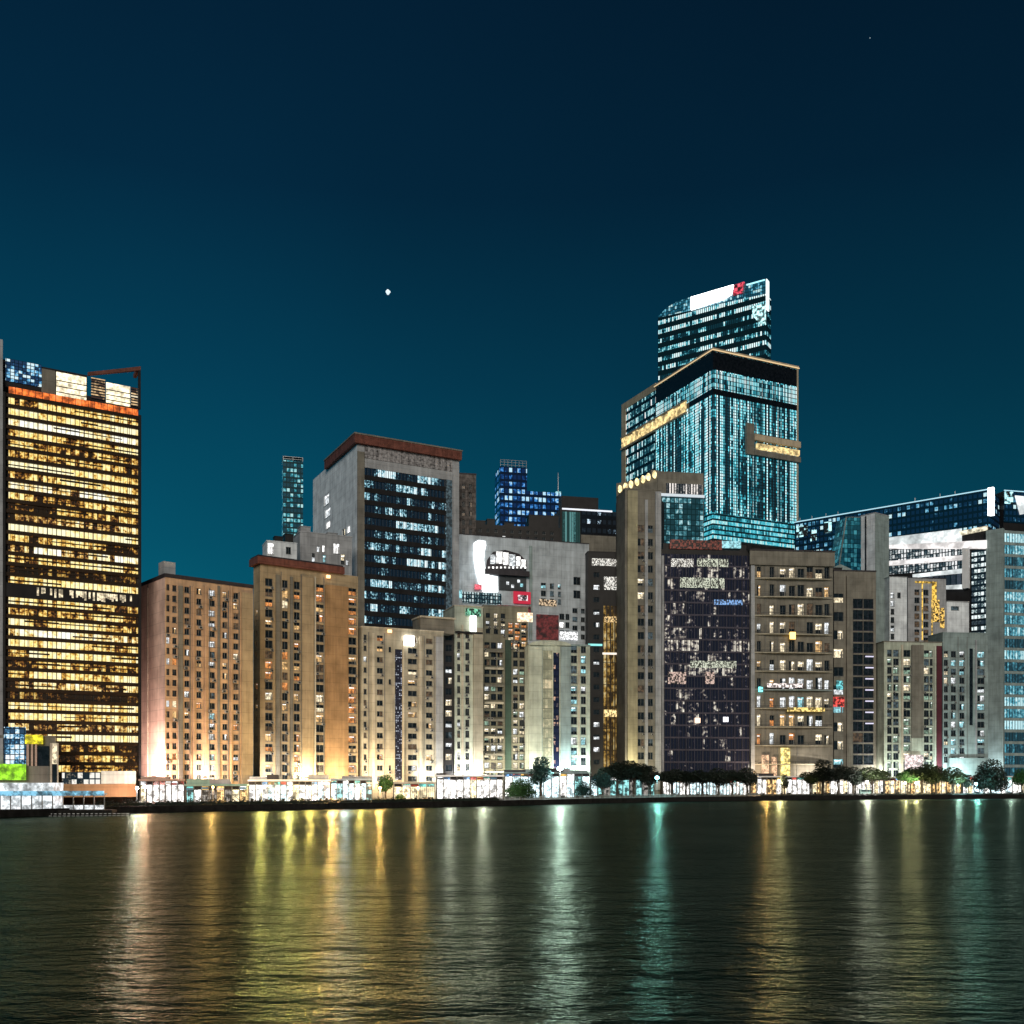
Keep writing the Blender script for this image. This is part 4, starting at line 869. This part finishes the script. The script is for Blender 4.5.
# ------------------------------------------------------------------ street level frontage
roof_dark = solid('dark fascia board', (.06,.05,.05), .6)
BLUEC = solid('blue awning', (.10,.2,.32)); REDC = solid('red awning', (.3,.06,.04))
def frontage(name, label, px0, px1, Y, yaw, ptop, nb, mats, roofm, dep=5.0, cat='shops', fascia=1.0, colm=None):
    b = Bld(name, label, cat, px0, Y, yaw, ptop, px1, dep=dep); w, h = b.w, b.h
    mb = MB(); mb.box(0, w, 1.2, dep, 0, h-.3, W_TAUPE); mb.build('wall', b.root)
    mb = MB(); mb.box(-.3, w+.3, -.7, dep+.2, h-fascia*.5, h, roofm)
    x = 0
    while x < w-2:
        ln = random.uniform(2, 7)
        if random.random() < .45: mb.box(x, min(w, x+ln), 1.5, 4, h+.01, h+random.uniform(.4,1.4), random.choice((roofm, W_GREY, W_DROOF)))
        x += ln
    mb.build('roof', b.root)
    for i in range(nb):
        if random.random() < .3:
            a = w*i/nb; mb = MB(); q = h-fascia*.5-random.uniform(.2,.6); mb.prism([(a+.1,q-.5),(a+w/nb-.1,q-.5),(a+w/nb-.1,q),(a+.1,q)], -1.6, -.75, random.choice((BLUEC, W_DROOF, W_WHITE, REDC))); mb.build('awning', b.root)
        if random.random() < .35:
            a = w*(i+random.random())/nb; mb = MB(); mb.box(a-.4, a+.4, -.6, .1, 0, .6, W_DROOF); leaves(mb, a, -.25, 1.0, .55, .4, .6, 40, .16, LEAF, random); mb.build('planter', b.root)
    for i in range(nb):
        a = w*i/nb; c = w*(i+1)/nb; mb = MB(); zt = h-fascia*.5-1.0; mb.box(a+.12, c-.12, .9, 1.18, .25, zt, random.choice(mats))
        for k in range(1, 4): xx = a+(c-a)*k/4; mb.box(xx-.035, xx+.035, .8, .898, .25, zt, FRAME_D)
        mb.box(a+.12, c-.12, .8, .898, zt*.66, zt*.66+.07, FRAME_D); mb.build('shop_window', b.root)
        mb = MB(); mb.box(a+.13, c-.13, .55, .79, zt+.05, zt+.85, random.choice(SG)); mb.build('shop_sign', b.root)
        if random.random() < .35: mb = MB(); mb.box(a+.4, c-.5, -.4, .2, 0, random.uniform(.7,1.1), W_DARK); mb.build('counter', b.root)
    for i in range(nb+1):
        x = w*i/nb; mb = MB(); mb.box(x-.12, x+.12, -.1, .25, 0, h-fascia*.5, colm or FRAME); mb.build('column', b.root)
    return b
SW = lit('white shop', (1,.97,.93), 3.2, .7, .55); SC = lit('cool shop', (.72,.94,1), 3.0, .7, .55); SY = lit('cream shop', (1,.84,.52), 2.5, .7, .55)
SG = [lit('red fascia sign', (1,.12,.08), .9, .9, .8), lit('amber fascia sign', (1,.6,.15), 1.2, .9, .7), lit('white fascia sign', (1,1,1), 2.4, .9, .5), lit('blue fascia sign', (.2,.5,1), 1.1, .9, .7), lit('teal fascia sign', (.2,.9,.8), 1.0, .9, .7), W_DARK, W_DROOF, roof_dark]
SO = lit('amber shop', (1,.62,.25), 1.8, 1.0, .8); SD = lit('dim shop', (.6,.55,.5), .6, 1.2, .9); ST = lit('teal shop', (.35,.85,.85), 1.3, 1.0, .8)
frontage('shop_row', 'white lit shop row under the pinkish end wall', 140, 184, 251, 12, 779, 7, [SW,SW,SY,SO], W_PINK)
frontage('shop_row', 'low frontage with a pale teal canopy below the tan apartments', 186, 247, 252, 12, 784, 8, [SY,SW,SD,SO,ST], solid('pale teal canopy', (.25,.40,.36)))
frontage('shop_row', 'long brilliant white shop row below the brown apartments', 249, 330, 276, 10, 779.5, 13, [SW,SW,SC,SC,SY], W_WHITE)
frontage('shop_row', 'cool white shop row with a blue tint left of the green palm', 331, 372, 289, 10, 778.5, 7, [SC,SW,SC,ST], solid('pale blue canopy', (.4,.5,.62)))
frontage('cream_pavilion', 'low cream lit pavilion with small dark doors below the beige apartments', 394, 435, 306, 10, 782, 5, [SY,SY,lit('cream plaster light',(1,.84,.5),1.5,.4,.2)], W_BEIGE_L, cat='pavilion', colm=W_BEIGE_L)
frontage('shop_row', 'dazzling white shop row below the slim pale block', 437, 503, 309, 8, 775, 10, [SW,SW,SW,SY], W_WHITE)
frontage('shop_row', 'teal white lit frontage left of the big cyan lamp', 505, 590, 328, 6, 772, 11, [SC,SW,ST,SC], W_TEALG)
frontage('shop_row', 'dim teal frontage behind the dark tree group', 591, 655, 362, 5, 776, 10, [ST,ST,SD,SC], W_DARK)
b = frontage('arcade', 'long arcade of narrow white lit bays below the dark glass block', 663, 750, 384, 4, 778, 26, [SC,SC,SW], W_DARK, cat='arcade', fascia=1.2)
frontage('shop_row', 'warm white shop row below the bowed balcony block', 752, 812, 398, 4, 776, 12, [SW,SY,SO,SW], W_WHITE)
frontage('shop_row', 'white and amber lit shop row behind the row of dark trees', 813, 884, 408, 4, 777, 16, [SW,SY,SW,SO,SD], W_TAUPE)
frontage('shop_row', 'cream lit shop row behind the right hand trees', 885, 962, 412, 4, 777, 15, [SY,SY,SW,SO], W_BEIGE_L)
frontage('shop_row', 'white lit shop row at the far right behind the big dark tree', 963, 1040, 416, 4, 776, 14, [SC,SW,SW,SY], W_WHITE)
# ferry pier at the left
b = Bld('ferry_pier', 'low ferry pier shed with a pale blue canopy at the left water edge', 'pier', -40, 212, 8, 783, 106, dep=8)
w, h = b.w, b.h; BL = solid('pale blue canopy', (.4,.5,.62)); mb = MB(); mb.box(0, b.u(52), 1, 8, 0, h, lit('bright pier hall', (.9,.97,1), 1.2, .5, .4)); mb.build('hall', b.root)
mb = MB(); mb.box(-.5, w, -1.5, .9, h-2.6, h-2.2, BL); mb.box(-.5, w, -1.7, -1.5, h-2.7, h-1.7, lit('blue canopy edge', (.25,.65,.9), 1.0, .5, .6)); mb.build('canopy', b.root)
for i in range(15): x = w*i/14; mb = MB(); mb.box(x-.1, x+.1, -1.4, -1.2, -.3, h-2.7, FRAME); mb.build('post', b.root)
mb = MB(); mb.box(-.5, w+2, -3.2, 1, -1.2, -.2, W_STONE); mb.box(-.5, w, -1.0, -.9, -.1, .8, L['white']); mb.build('deck', b.root)
mb = MB()
for k in range(3): mb.box(-.5, w+6, -5.2+.4*k, -5.0+.4*k, -1.9+.45*k, -1.75+.45*k, STEEL)
for i in range(40): x = (w+6)*i/39; mb.box(x-.1, x+.1, -4.9, -4.6, -2.9, -.6, W_STONE)
mb.build('fender', b.root)

# promenade railing
mb = MB(); RAIL = solid('pale railing', (.5,.55,.52), .5)
seg = [(p, shore(p)+1.6) for p in range(505, 765, 5)]
rp = [((p-512)/F*Y, Y, G) for p, Y in seg]
for a, c in zip(rp, rp[1:]):
    for z in (.35, .7, 1.1): mb.tube([(a[0],a[1],G+z),(c[0],c[1],G+z)], .05, RAIL, 5)
    mb.tube([(a[0],a[1],G),(a[0],a[1],G+1.15)], .06, RAIL, 5)
tag(mb.build('promenade_railing'), 'pale metal railing along the middle of the promenade', 'railing')

# ------------------------------------------------------------------ vegetation
def tree_proto(name, lobes, trunk_h, mat, seed):
    """unit-height tree: lobes = (x, y, z, r, rz)"""
    rng = random.Random(seed); root = empty(name, (0,0,0), 'x', 'tree'); mb = MB()
    mb.tube([(0,0,-.02),(.012,0,trunk_h*.5),(0,.01,trunk_h),(.01,0,trunk_h+.18)], [.034,.026,.022,.010], BARK, 7)
    for (x,y,z,r,rz) in lobes: mb.tube([(0,0,trunk_h*.85),(x*.5,y*.5,(trunk_h+z)/2),(x*.9,y*.9,z)], [.016,.010,.004], BARK, 5)
    mb.build('trunk', root); mc = MB()
    for (x,y,z,r,rz) in lobes: leaves(mc, x, y, z, r, r, rz, int(1500*r*r/.06*.35)+140, .032, mat, rng)
    mc.build('crown', root); return root
TP = {
 'wide': tree_proto('broadleaf_tree', [(-.26,0,.66,.22,.15),(.22,.08,.68,.24,.16),(0,-.12,.78,.24,.2),(.02,.15,.72,.24,.18),(-.1,.05,.58,.2,.12)], .42, LEAF, 1),
 'round': tree_proto('broadleaf_tree', [(0,0,.72,.27,.26),(-.16,.05,.62,.2,.18),(.17,-.05,.6,.2,.18),(.03,.1,.5,.22,.15)], .32, LEAF, 2),
 'tall': tree_proto('broadleaf_tree', [(0,0,.80,.16,.19),(-.08,.03,.62,.17,.17),(.09,-.04,.58,.16,.16),(0,.05,.45,.14,.12)], .30, LEAF, 3),
 'bush': tree_proto('broadleaf_tree', [(0,0,.62,.33,.34),(-.24,.05,.45,.26,.28),(.26,-.05,.46,.27,.3),(.05,.15,.35,.32,.24),(-.08,-.15,.3,.3,.22)], .16, LEAF, 4),
}
CROWN = {k: next(c for c in r.children if c.name.startswith('crown')).data for k, r in TP.items()}
_used = set()
def tree(kind, px, ptop, Y, label, wide=1.0, mat=None, group='trees along the promenade', rot=None):
    src = TP[kind]
    if kind in _used: o = copy_tree(src)
    else: o = src; _used.add(kind)
    hh = CAM_H + (HOR-ptop)/F*Y - G
    for c in o.children:
        if c.name.startswith('crown'): c.data = CROWN[kind]
    o.location = ((px-512)/F*Y, Y, G); o.scale = (hh*wide, hh*wide, hh); o.rotation_euler[2] = random.uniform(0, 6.28) if rot is None else rot
    if mat:
        for c in o.children:
            if c.name.startswith('crown'): c.data = c.data.copy(); c.data.materials[0] = mat
    return tag(o, label, 'tree', group)
tree('round', 386, 774, 281, 'small bright green round tree between the blue tinted shops and the cream pavilion', 1.0, LEAFG)
tree('bush', 400, 793, 279, 'low green bush right of the bright green round tree', 1.2, LEAFG)
tree('bush', 521, 777, 296, 'wide green shrub tree at the left end of the railing', 1.5, LEAFG)
tree('tall', 541, 756, 312, 'dark teal tree just left of the brightest white lamp', 1.35, LEAFT)
tree('round', 602, 771, 330, 'low dark teal tree right of the brightest white lamp', 1.3, LEAFT)
tree('bush', 583, 780, 330, 'small teal bush directly under the white lit frontage right of the lamp', 1.2, LEAFT)
tree('wide', 618, 761, 352, 'dark spreading tree under the gold finned block', 1.25)
tree('wide', 634, 759, 350, 'dark spreading tree under the olive corner pier', 1.2)
tree('round', 650, 765, 348, 'dark round tree left of the cyan street lamp', 1.1)
for px, pt, lb, k in ((672,768,'dark tree just right of the cyan street lamp, first over the white arcade','wide'),(686,770,'dark tree over the left half of the white arcade','wide'),(702,769,'dark tree over the middle of the white arcade','wide'),(718,767,'dark tree whose trunk hides part of the white arcade','round'),(732,769,'dark tree over the right half of the white arcade','wide'),(747,767,'dark tree at the right end of the white arcade','round')):
    tree(k, px, pt, 366, lb, 1.25)
tree('tall', 784, 774, 371, 'thin small dark tree in front of the warm shop row', 1.1)
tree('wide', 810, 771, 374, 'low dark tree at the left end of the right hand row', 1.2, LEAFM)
tree('tall', 823, 759, 372, 'tallest dark tree of the row in front of the taupe block', 1.4)
tree('wide', 838, 765, 377, 'dark tree right of the tallest one in the row', 1.2)
tree('round', 853, 766, 379, 'dark rounded tree in front of the dark double window column', 1.15)
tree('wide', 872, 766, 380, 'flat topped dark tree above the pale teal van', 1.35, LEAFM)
tree('wide', 908, 768, 386, 'thin lit tree left of the flat topped pair at right', .9, LEAFG)
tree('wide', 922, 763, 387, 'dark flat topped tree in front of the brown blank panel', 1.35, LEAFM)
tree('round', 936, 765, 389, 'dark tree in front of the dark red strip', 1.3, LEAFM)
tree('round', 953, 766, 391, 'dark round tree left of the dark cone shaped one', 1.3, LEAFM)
tree('tall', 966, 774, 391, 'small dark cone shaped tree beside the big tree', 1.2)
tree('bush', 991, 757, 396, 'largest bushy dark tree at the right of the promenade', 1.05)
tree('round', 1022, 768, 400, 'green tree cut by the right edge of the view', 1.2, LEAFG)
# clipped hedges on the sea wall
def hedge(px0, px1, hh, label, seed):
    rng = random.Random(seed); mb = MB(); p = px0; prev = None
    while p < px1:
        Y = shore(p)+2.2; x = (p-512)/F*Y; s = .4+.6*rng.random()
        if prev:                                   # dense twiggy core
            px_, py_, ph = prev; ch = hh*(.35+.3*s)
            for (a0, a1, b0, b1) in (((px_,py_-.5),(x,Y-.5),(0,0),(ph,ch)),): mb.poly([(*a0,G),(*a1,G),(*a1,G+b1[1]),(*a0,G+b1[0])], LEAF)
            mb.poly([(px_,py_-.5,G+ph),(x,Y-.5,G+ch),(x,Y+.6,G+ch*.8),(px_,py_+.6,G+ph*.8)], LEAF); prev = (x, Y, ch)
        else: prev = (x, Y, hh*.5)
        leaves(mb, x, Y-.1, G+hh*.5*s, .9, .9, hh*(.3+.4*s), 26, .22, LEAF, rng); p += 1.7
    tag(mb.build('hedge'), label, 'hedge')
hedge(96, 250, 1.7, 'low dark hedge on the sea wall below the tan apartments', 5)
hedge(250, 372, 1.5, 'dark clipped hedge in front of the brilliant white shops', 6)
hedge(372, 500, 1.6, 'dark hedge between the green palm like tree and the railing', 7)
hedge(760, 1040, .9, 'long low dark hedge under the right hand trees', 8)

# ------------------------------------------------------------------ lamps
def point(loc, c, power, rad=.4, parent=None, name='lamp_light'):
    l = bpy.data.lights.new(name, 'POINT'); l.color = c; l.energy = power; l.shadow_soft_size = rad
    o = bpy.data.objects.new(name, l); col.objects.link(o); o.location = loc
    if parent: o.parent = parent
    return o
def street_lamp(px, py, Y, c, power, label, headr=.35):
    p = at(px, py, Y); hgt = p.z - G
    root = empty('street_lamp', (p.x, Y, G), label, 'street lamp', 'lit lamps along the promenade')
    mb = MB(); mb.tube([(0,0,0),(0,0,.8),(0,0,hgt-.3)], [.13,.08,.06], STEEL, 7); mb.build('pole', root)
    mb = MB(); mb.tube([(0,0,hgt-.35),(0,0,hgt-.2),(0,0,hgt+headr*.6),(0,0,hgt+headr)], [headr*.4,headr,headr*.9,headr*.2], glow('lamp head %.2f %.2f %.2f' % c, c, 14), 10); mb.build('lamp_head', root)
    point((0,-.9,hgt), c, power*2.0, .45, root)
CWH = (1,.97,.92); CCY = (.35,.92,1); CCW = (.75,.97,1); CAM = (1,.55,.2); CPK = (1,.72,.62)
for a in ((657,778,335,CCY,4200,'brightest cyan street lamp left of the white arcade',.7),(560,769,314,CCW,11000,'brightest white lamp beside the dark teal tree',.95),
          (976,784,389,CCY,3000,'cyan lamp under the left side of the biggest tree',.55),(867,782,374,CWH,5000,'white lamp under the flat topped tree above the van',.5),
          (311,788,261,(1,.7,.22),2600,'added gold lamp right of the middle of the long white shops',.3),(361,788,268,(1,.7,.22),2600,'added gold lamp before the right end of the blue tinted shops',.3),(333,788,260,CAM,8500,'amber lamp in front of the white shops below the brown apartments',.4),(345,785,264,(.8,.85,1),2500,'pale lamp just right of the amber lamp',.3),  # both gold lamps added to widen the gold shimmer on the water
          (380,788,272,CAM,4500,'amber lamp beside the bright green round tree',.35),(418,788,279,CAM,3600,'amber lamp in front of the cream pavilion',.35),
          (450,782,292,CWH,2600,'white lamp below the narrow stair tower',.45),(483,783,294,CWH,2600,'white lamp below the tall blank pier',.45),
          (145,787,236,(1,.50,.38),3600,'rosy lamp at the foot of the pinkish end wall',.5),(137,788,234,CWH,1800,'white lamp between the golden tower and pinkish wall',.35),
          (213,787,243,CAM,1800,'small amber lamp below the tan apartments',.25),(765,782,370,CAM,3600,'amber lamp below the left end of the bowed balconies',.4),
          (779,781,372,(1,.8,.45),4500,'golden lamp in front of the warm shop row',.5),(905,783,381,(1,.85,.5),2600,'cream lamp left of the flat topped tree at right',.4),
          (916,783,382,(1,.85,.5),2600,'cream lamp behind the flat topped tree trunk',.4),(958,785,387,(.6,.95,1),3000,'pale lamp under the small cone shaped tree',.3),
          (1010,782,393,CCW,1300,'white lamp at the far right behind the biggest tree',.4),(262,787,256,(1,.80,.28),3600,'yellowish lamp at the left end of the long white shops',.35),(290,787,259,(1,.80,.28),4200,'yellowish lamp before the middle of the long white shops',.35)):
    street_lamp(*a)
for bname, X_, Y_, Yd, c_, p_ in (('hotel_building',480,566,391,(.9,1,1),1500),('hotel_building',507,560,389,(.9,1,1),700),('apartment_block.002',409,641,325,(1,.97,.9),1800)):
    par = bpy.data.objects.get(bname); wp = at(X_, Y_, Yd)
    o = point((0,0,0), c_, p_, .5, par, 'sign_light'); bpy.context.view_layer.update(); o.location = par.matrix_world.inverted() @ wp
# flood lights on masts, added to brighten the feet of the buildings
def flood(px, Y, c, power, aim_px, aim_py, aimY, label, size=80):
    Yf = aimY - 9; p = Vector(((px-512)/F*Yf, Yf, G)); root = empty('added_flood_light', p, label, 'flood light', 'added flood lights at the building feet')
    mb = MB(); mb.tube([(0,0,0),(0,0,6.6)], [.12,.07], STEEL, 7); mb.build('mast', root)
    mb = MB(); mb.box(-.5,.5,-.25,.2,6.6,7.1,STEEL); ho = mb.build('housing', root)
    mb = MB(); mb.box(-.45,.45,.205,.24,6.65,7.05,glow('flood lens %.2f %.2f %.2f' % c, c, 8)); mb.build('lens', ho)
    l = bpy.data.lights.new('added_flood_beam', 'SPOT'); l.color = c; l.energy = 7000 + power*.22; l.spot_size = R(150); l.spot_blend = .6; l.shadow_soft_size = .4
    o = bpy.data.objects.new('added_flood_beam', l); col.objects.link(o); o.parent = root; o.location = (0,.5,6.9)
    o.rotation_euler = Vector((0,1,.35)).to_track_quat('-Z', 'Y').to_euler()
FL = [(143,238,CPK,110000,153,720,270,'added flood light washing the pinkish end wall'),(154,250,CPK,60000,157,720,268,'second added flood light at the pinkish end wall, nearer its corner'),(205,262,(1,.85,.7),20000,205,720,276,'added flood light below the middle of the tan apartments'),(270,284,(1,.9,.75),26000,270,720,303,'added flood light below the left windows of the brown apartments'),(345,290,(1,.85,.6),26000,345,720,316,'added flood light below the right end of the brown apartments'),(462,322,(1,.97,.9),26000,462,720,340,'added flood light at the narrow window columns of the slim pale block'),(583,326,(.8,1,.97),20000,583,720,353,'added flood light below the right windows of the rounded block'),(945,424,(.8,1,.98),20000,948,720,441,'added flood light beside the dark red strip'),(228,262,(1,.8,.6),45000,228,720,288,'added flood light below the right side of the tan apartments'),
      (306,284,(1,.78,.45),60000,310,690,312,'added flood light below the brown apartments'),(383,303,(1,.72,.42),30000,384,720,322,'added flood light below the left beige apartment windows'),
      (432,308,(1,.95,.8),16000,430,720,330,'added flood light below the right beige apartment windows'),(476,322,(1,.97,.85),40000,477,700,346,'added flood light at the blank pier of the slim pale block'),
      (497,330,(1,.92,.7),22000,498,720,350,'added flood light below the cluttered block'),(535,330,(1,.97,.8),24000,536,700,348,'added flood light at the left pier of the rounded block'),
      (563,326,(.75,1,.95),36000,566,700,352,'added flood light at the right pier of the rounded block'),(632,380,(1,.92,.6),40000,632,680,396,'added flood light at the olive corner pier'),
      (760,406,(1,.75,.5),22000,765,720,424,'added flood light at the left end of the bowed balconies'),(815,408,(1,.9,.75),20000,815,720,430,'added flood light at the right end of the bowed balconies'),
      (880,424,(1,.97,.85),26000,880,720,446,'added flood light at the plain slab tower'),(900,420,(.9,1,.9),22000,900,720,438,'added flood light below the greenish windows'),
      (965,424,(.75,1,.98),32000,965,720,442,'added flood light below the teal grey apartments'),(995,446,(.85,1,1),32000,994,700,468,'added flood light at the corner pier of the large building')]
for f in FL: flood(*f)

# ------------------------------------------------------------------ van and star
p = at(866, 795, 388); van = empty('van', (p.x, 388, G), 'pale teal van parked under the flat topped tree', 'van')
VP = solid('pale teal van paint', (.35,.55,.55), .35, .05); mb = MB()
mb.prism([(-2.6,.45),(2.3,.45),(2.5,1.0),(2.2,1.25),(1.6,2.05),(1.3,2.2),(-2.5,2.2),(-2.6,2.0)], -1, 1, VP); mb.build('body', van)
mb = MB(); mb.prism([(1.25,1.3),(2.05,1.3),(1.55,1.98),(1.25,1.98)], -1.02, -.99, DARKGLASS); mb.prism([(-2.2,1.35),(1.05,1.35),(1.05,1.95),(-2.2,1.95)], -1.02, -.99, DARKGLASS); mb.build('window', van)
for x in (-1.7, 1.6):
    mb = MB(); mb.tube([(x,-1.03,.36),(x,-.75,.36)], .36, W_DARK, 14); wh = mb.build('wheel', van); mb = MB(); mb.tube([(x,-1.06,.36),(x,-1.03,.36)], .2, STEEL, 12); mb.build('rim', wh)
mb = MB(); mb.box(2.45,2.56,-.95,-.6,.75,.98,L['bright']); mb.build('headlight', van)
import bmesh
def star(px, py, r, label, s):
    bm = bmesh.new(); bmesh.ops.create_icosphere(bm, subdivisions=4, radius=r)
    for v in bm.verts: n = v.co.normalized(); v.co *= .74+.07*math.sin(4*n.x+2)+.06*math.sin(5*n.z+1)
    me = bpy.data.meshes.new('star'); bm.to_mesh(me); bm.free()
    me.materials.append(glow('star light %.1f' % s, (.8,.95,1), s)); o = link('star', me, None, at(px, py, 2600)); tag(o, label, 'star')
star(388, 292, 8.5, 'bright white star alone in the dark sky left of centre', .95)
star(870, 38, 1.8, 'tiny faint star near the top right of the sky', .3)

# ------------------------------------------------------------------ world, sun, camera
wd = bpy.data.worlds.new('World'); scene.world = wd; wd.use_nodes = True
nt = wd.node_tree; bg = nt.nodes['Background']; bg.inputs['Strength'].default_value = 1.0
sky = nt.nodes.new('ShaderNodeTexSky'); sky.sky_type = 'NISHITA'; sky.sun_disc = False; sky.sun_elevation = R(20); sky.sun_rotation = R(200)
sky.altitude = 0
tc = nt.nodes.new('ShaderNodeTexCoord'); sx = nt.nodes.new('ShaderNodeSeparateXYZ'); nt.links.new(tc.outputs['Generated'], sx.inputs[0])
rp_ = nt.nodes.new('ShaderNodeValToRGB'); e = rp_.color_ramp.elements
stops = [(0.0,(.0005,.118,.176)),(.10,(.0004,.101,.154)),(.22,(.0004,.066,.112)),(.36,(.0005,.038,.074)),(.50,(.0006,.017,.040)),(.68,(.0008,.009,.024)),(1,(.0008,.006,.016))]
while len(e) < len(stops): e.new(.5)
for i, (p_, c_) in enumerate(stops): e[i].position = p_; e[i].color = (*c_, 1)
nt.links.new(sx.outputs[2], rp_.inputs[0])
ns = nt.nodes.new('ShaderNodeTexNoise'); ns.inputs['Scale'].default_value = 2.2; ns.inputs['Detail'].default_value = 3; nt.links.new(tc.outputs['Generated'], ns.inputs['Vector'])
nm = nt.nodes.new('ShaderNodeMath'); nm.operation = 'MULTIPLY_ADD'; nm.inputs[1].default_value = .5; nt.links.new(ns.outputs['Fac'], nm.inputs[0])
nx = nt.nodes.new('ShaderNodeMath'); nx.operation = 'MULTIPLY_ADD'; nx.inputs[1].default_value = -.62; nx.inputs[2].default_value = .74; nt.links.new(sx.outputs[0], nx.inputs[0]); nt.links.new(nx.outputs[0], nm.inputs[2])
ml = nt.nodes.new('ShaderNodeVectorMath'); ml.operation = 'SCALE'; nt.links.new(rp_.outputs[0], ml.inputs[0]); nt.links.new(nm.outputs[0], ml.inputs['Scale'])
sk = nt.nodes.new('ShaderNodeVectorMath'); sk.operation = 'SCALE'; sk.inputs['Scale'].default_value = .0004; nt.links.new(sky.outputs[0], sk.inputs[0])
ad = nt.nodes.new('ShaderNodeVectorMath'); ad.operation = 'ADD'; nt.links.new(ml.outputs[0], ad.inputs[0]); nt.links.new(sk.outputs[0], ad.inputs[1])
nt.links.new(ad.outputs[0], bg.inputs['Color'])
sl = bpy.data.lights.new('city_glow', 'SUN'); sl.energy = 1.85; sl.angle = R(25); sl.color = (1,.90,.76)
so = bpy.data.objects.new('city_glow', sl); col.objects.link(so); d = Vector((-.03,.95,-.31)); so.rotation_euler = d.to_track_quat('-Z','Y').to_euler()
cam = bpy.data.cameras.new('camera'); co = bpy.data.objects.new('camera', cam); col.objects.link(co)
co.location = (0,0,CAM_H); co.rotation_euler = (R(90),0,0); cam.sensor_width = 36; cam.lens = 36*F/1024; cam.shift_y = (HOR-512)/1024
cam.clip_start = .5; cam.clip_end = 6000; scene.camera = co
vs_ = scene.view_settings; vs_.view_transform = 'Standard'; vs_.look = 'None'; vs_.exposure = 0; vs_.gamma = 1; vs_.use_curve_mapping = False
cy = scene.cycles; cy.use_denoising = True; cy.denoiser = 'OPENIMAGEDENOISE'; cy.denoising_input_passes = 'RGB_ALBEDO_NORMAL'; cy.denoising_prefilter = 'ACCURATE'; cy.max_bounces = 5; cy.diffuse_bounces = 2; cy.glossy_bounces = 3; cy.use_light_tree = True; cy.sample_clamp_indirect = 6; cy.caustics_reflective = False; cy.caustics_refractive = False
cy.use_adaptive_sampling = True; cy.adaptive_threshold = .01
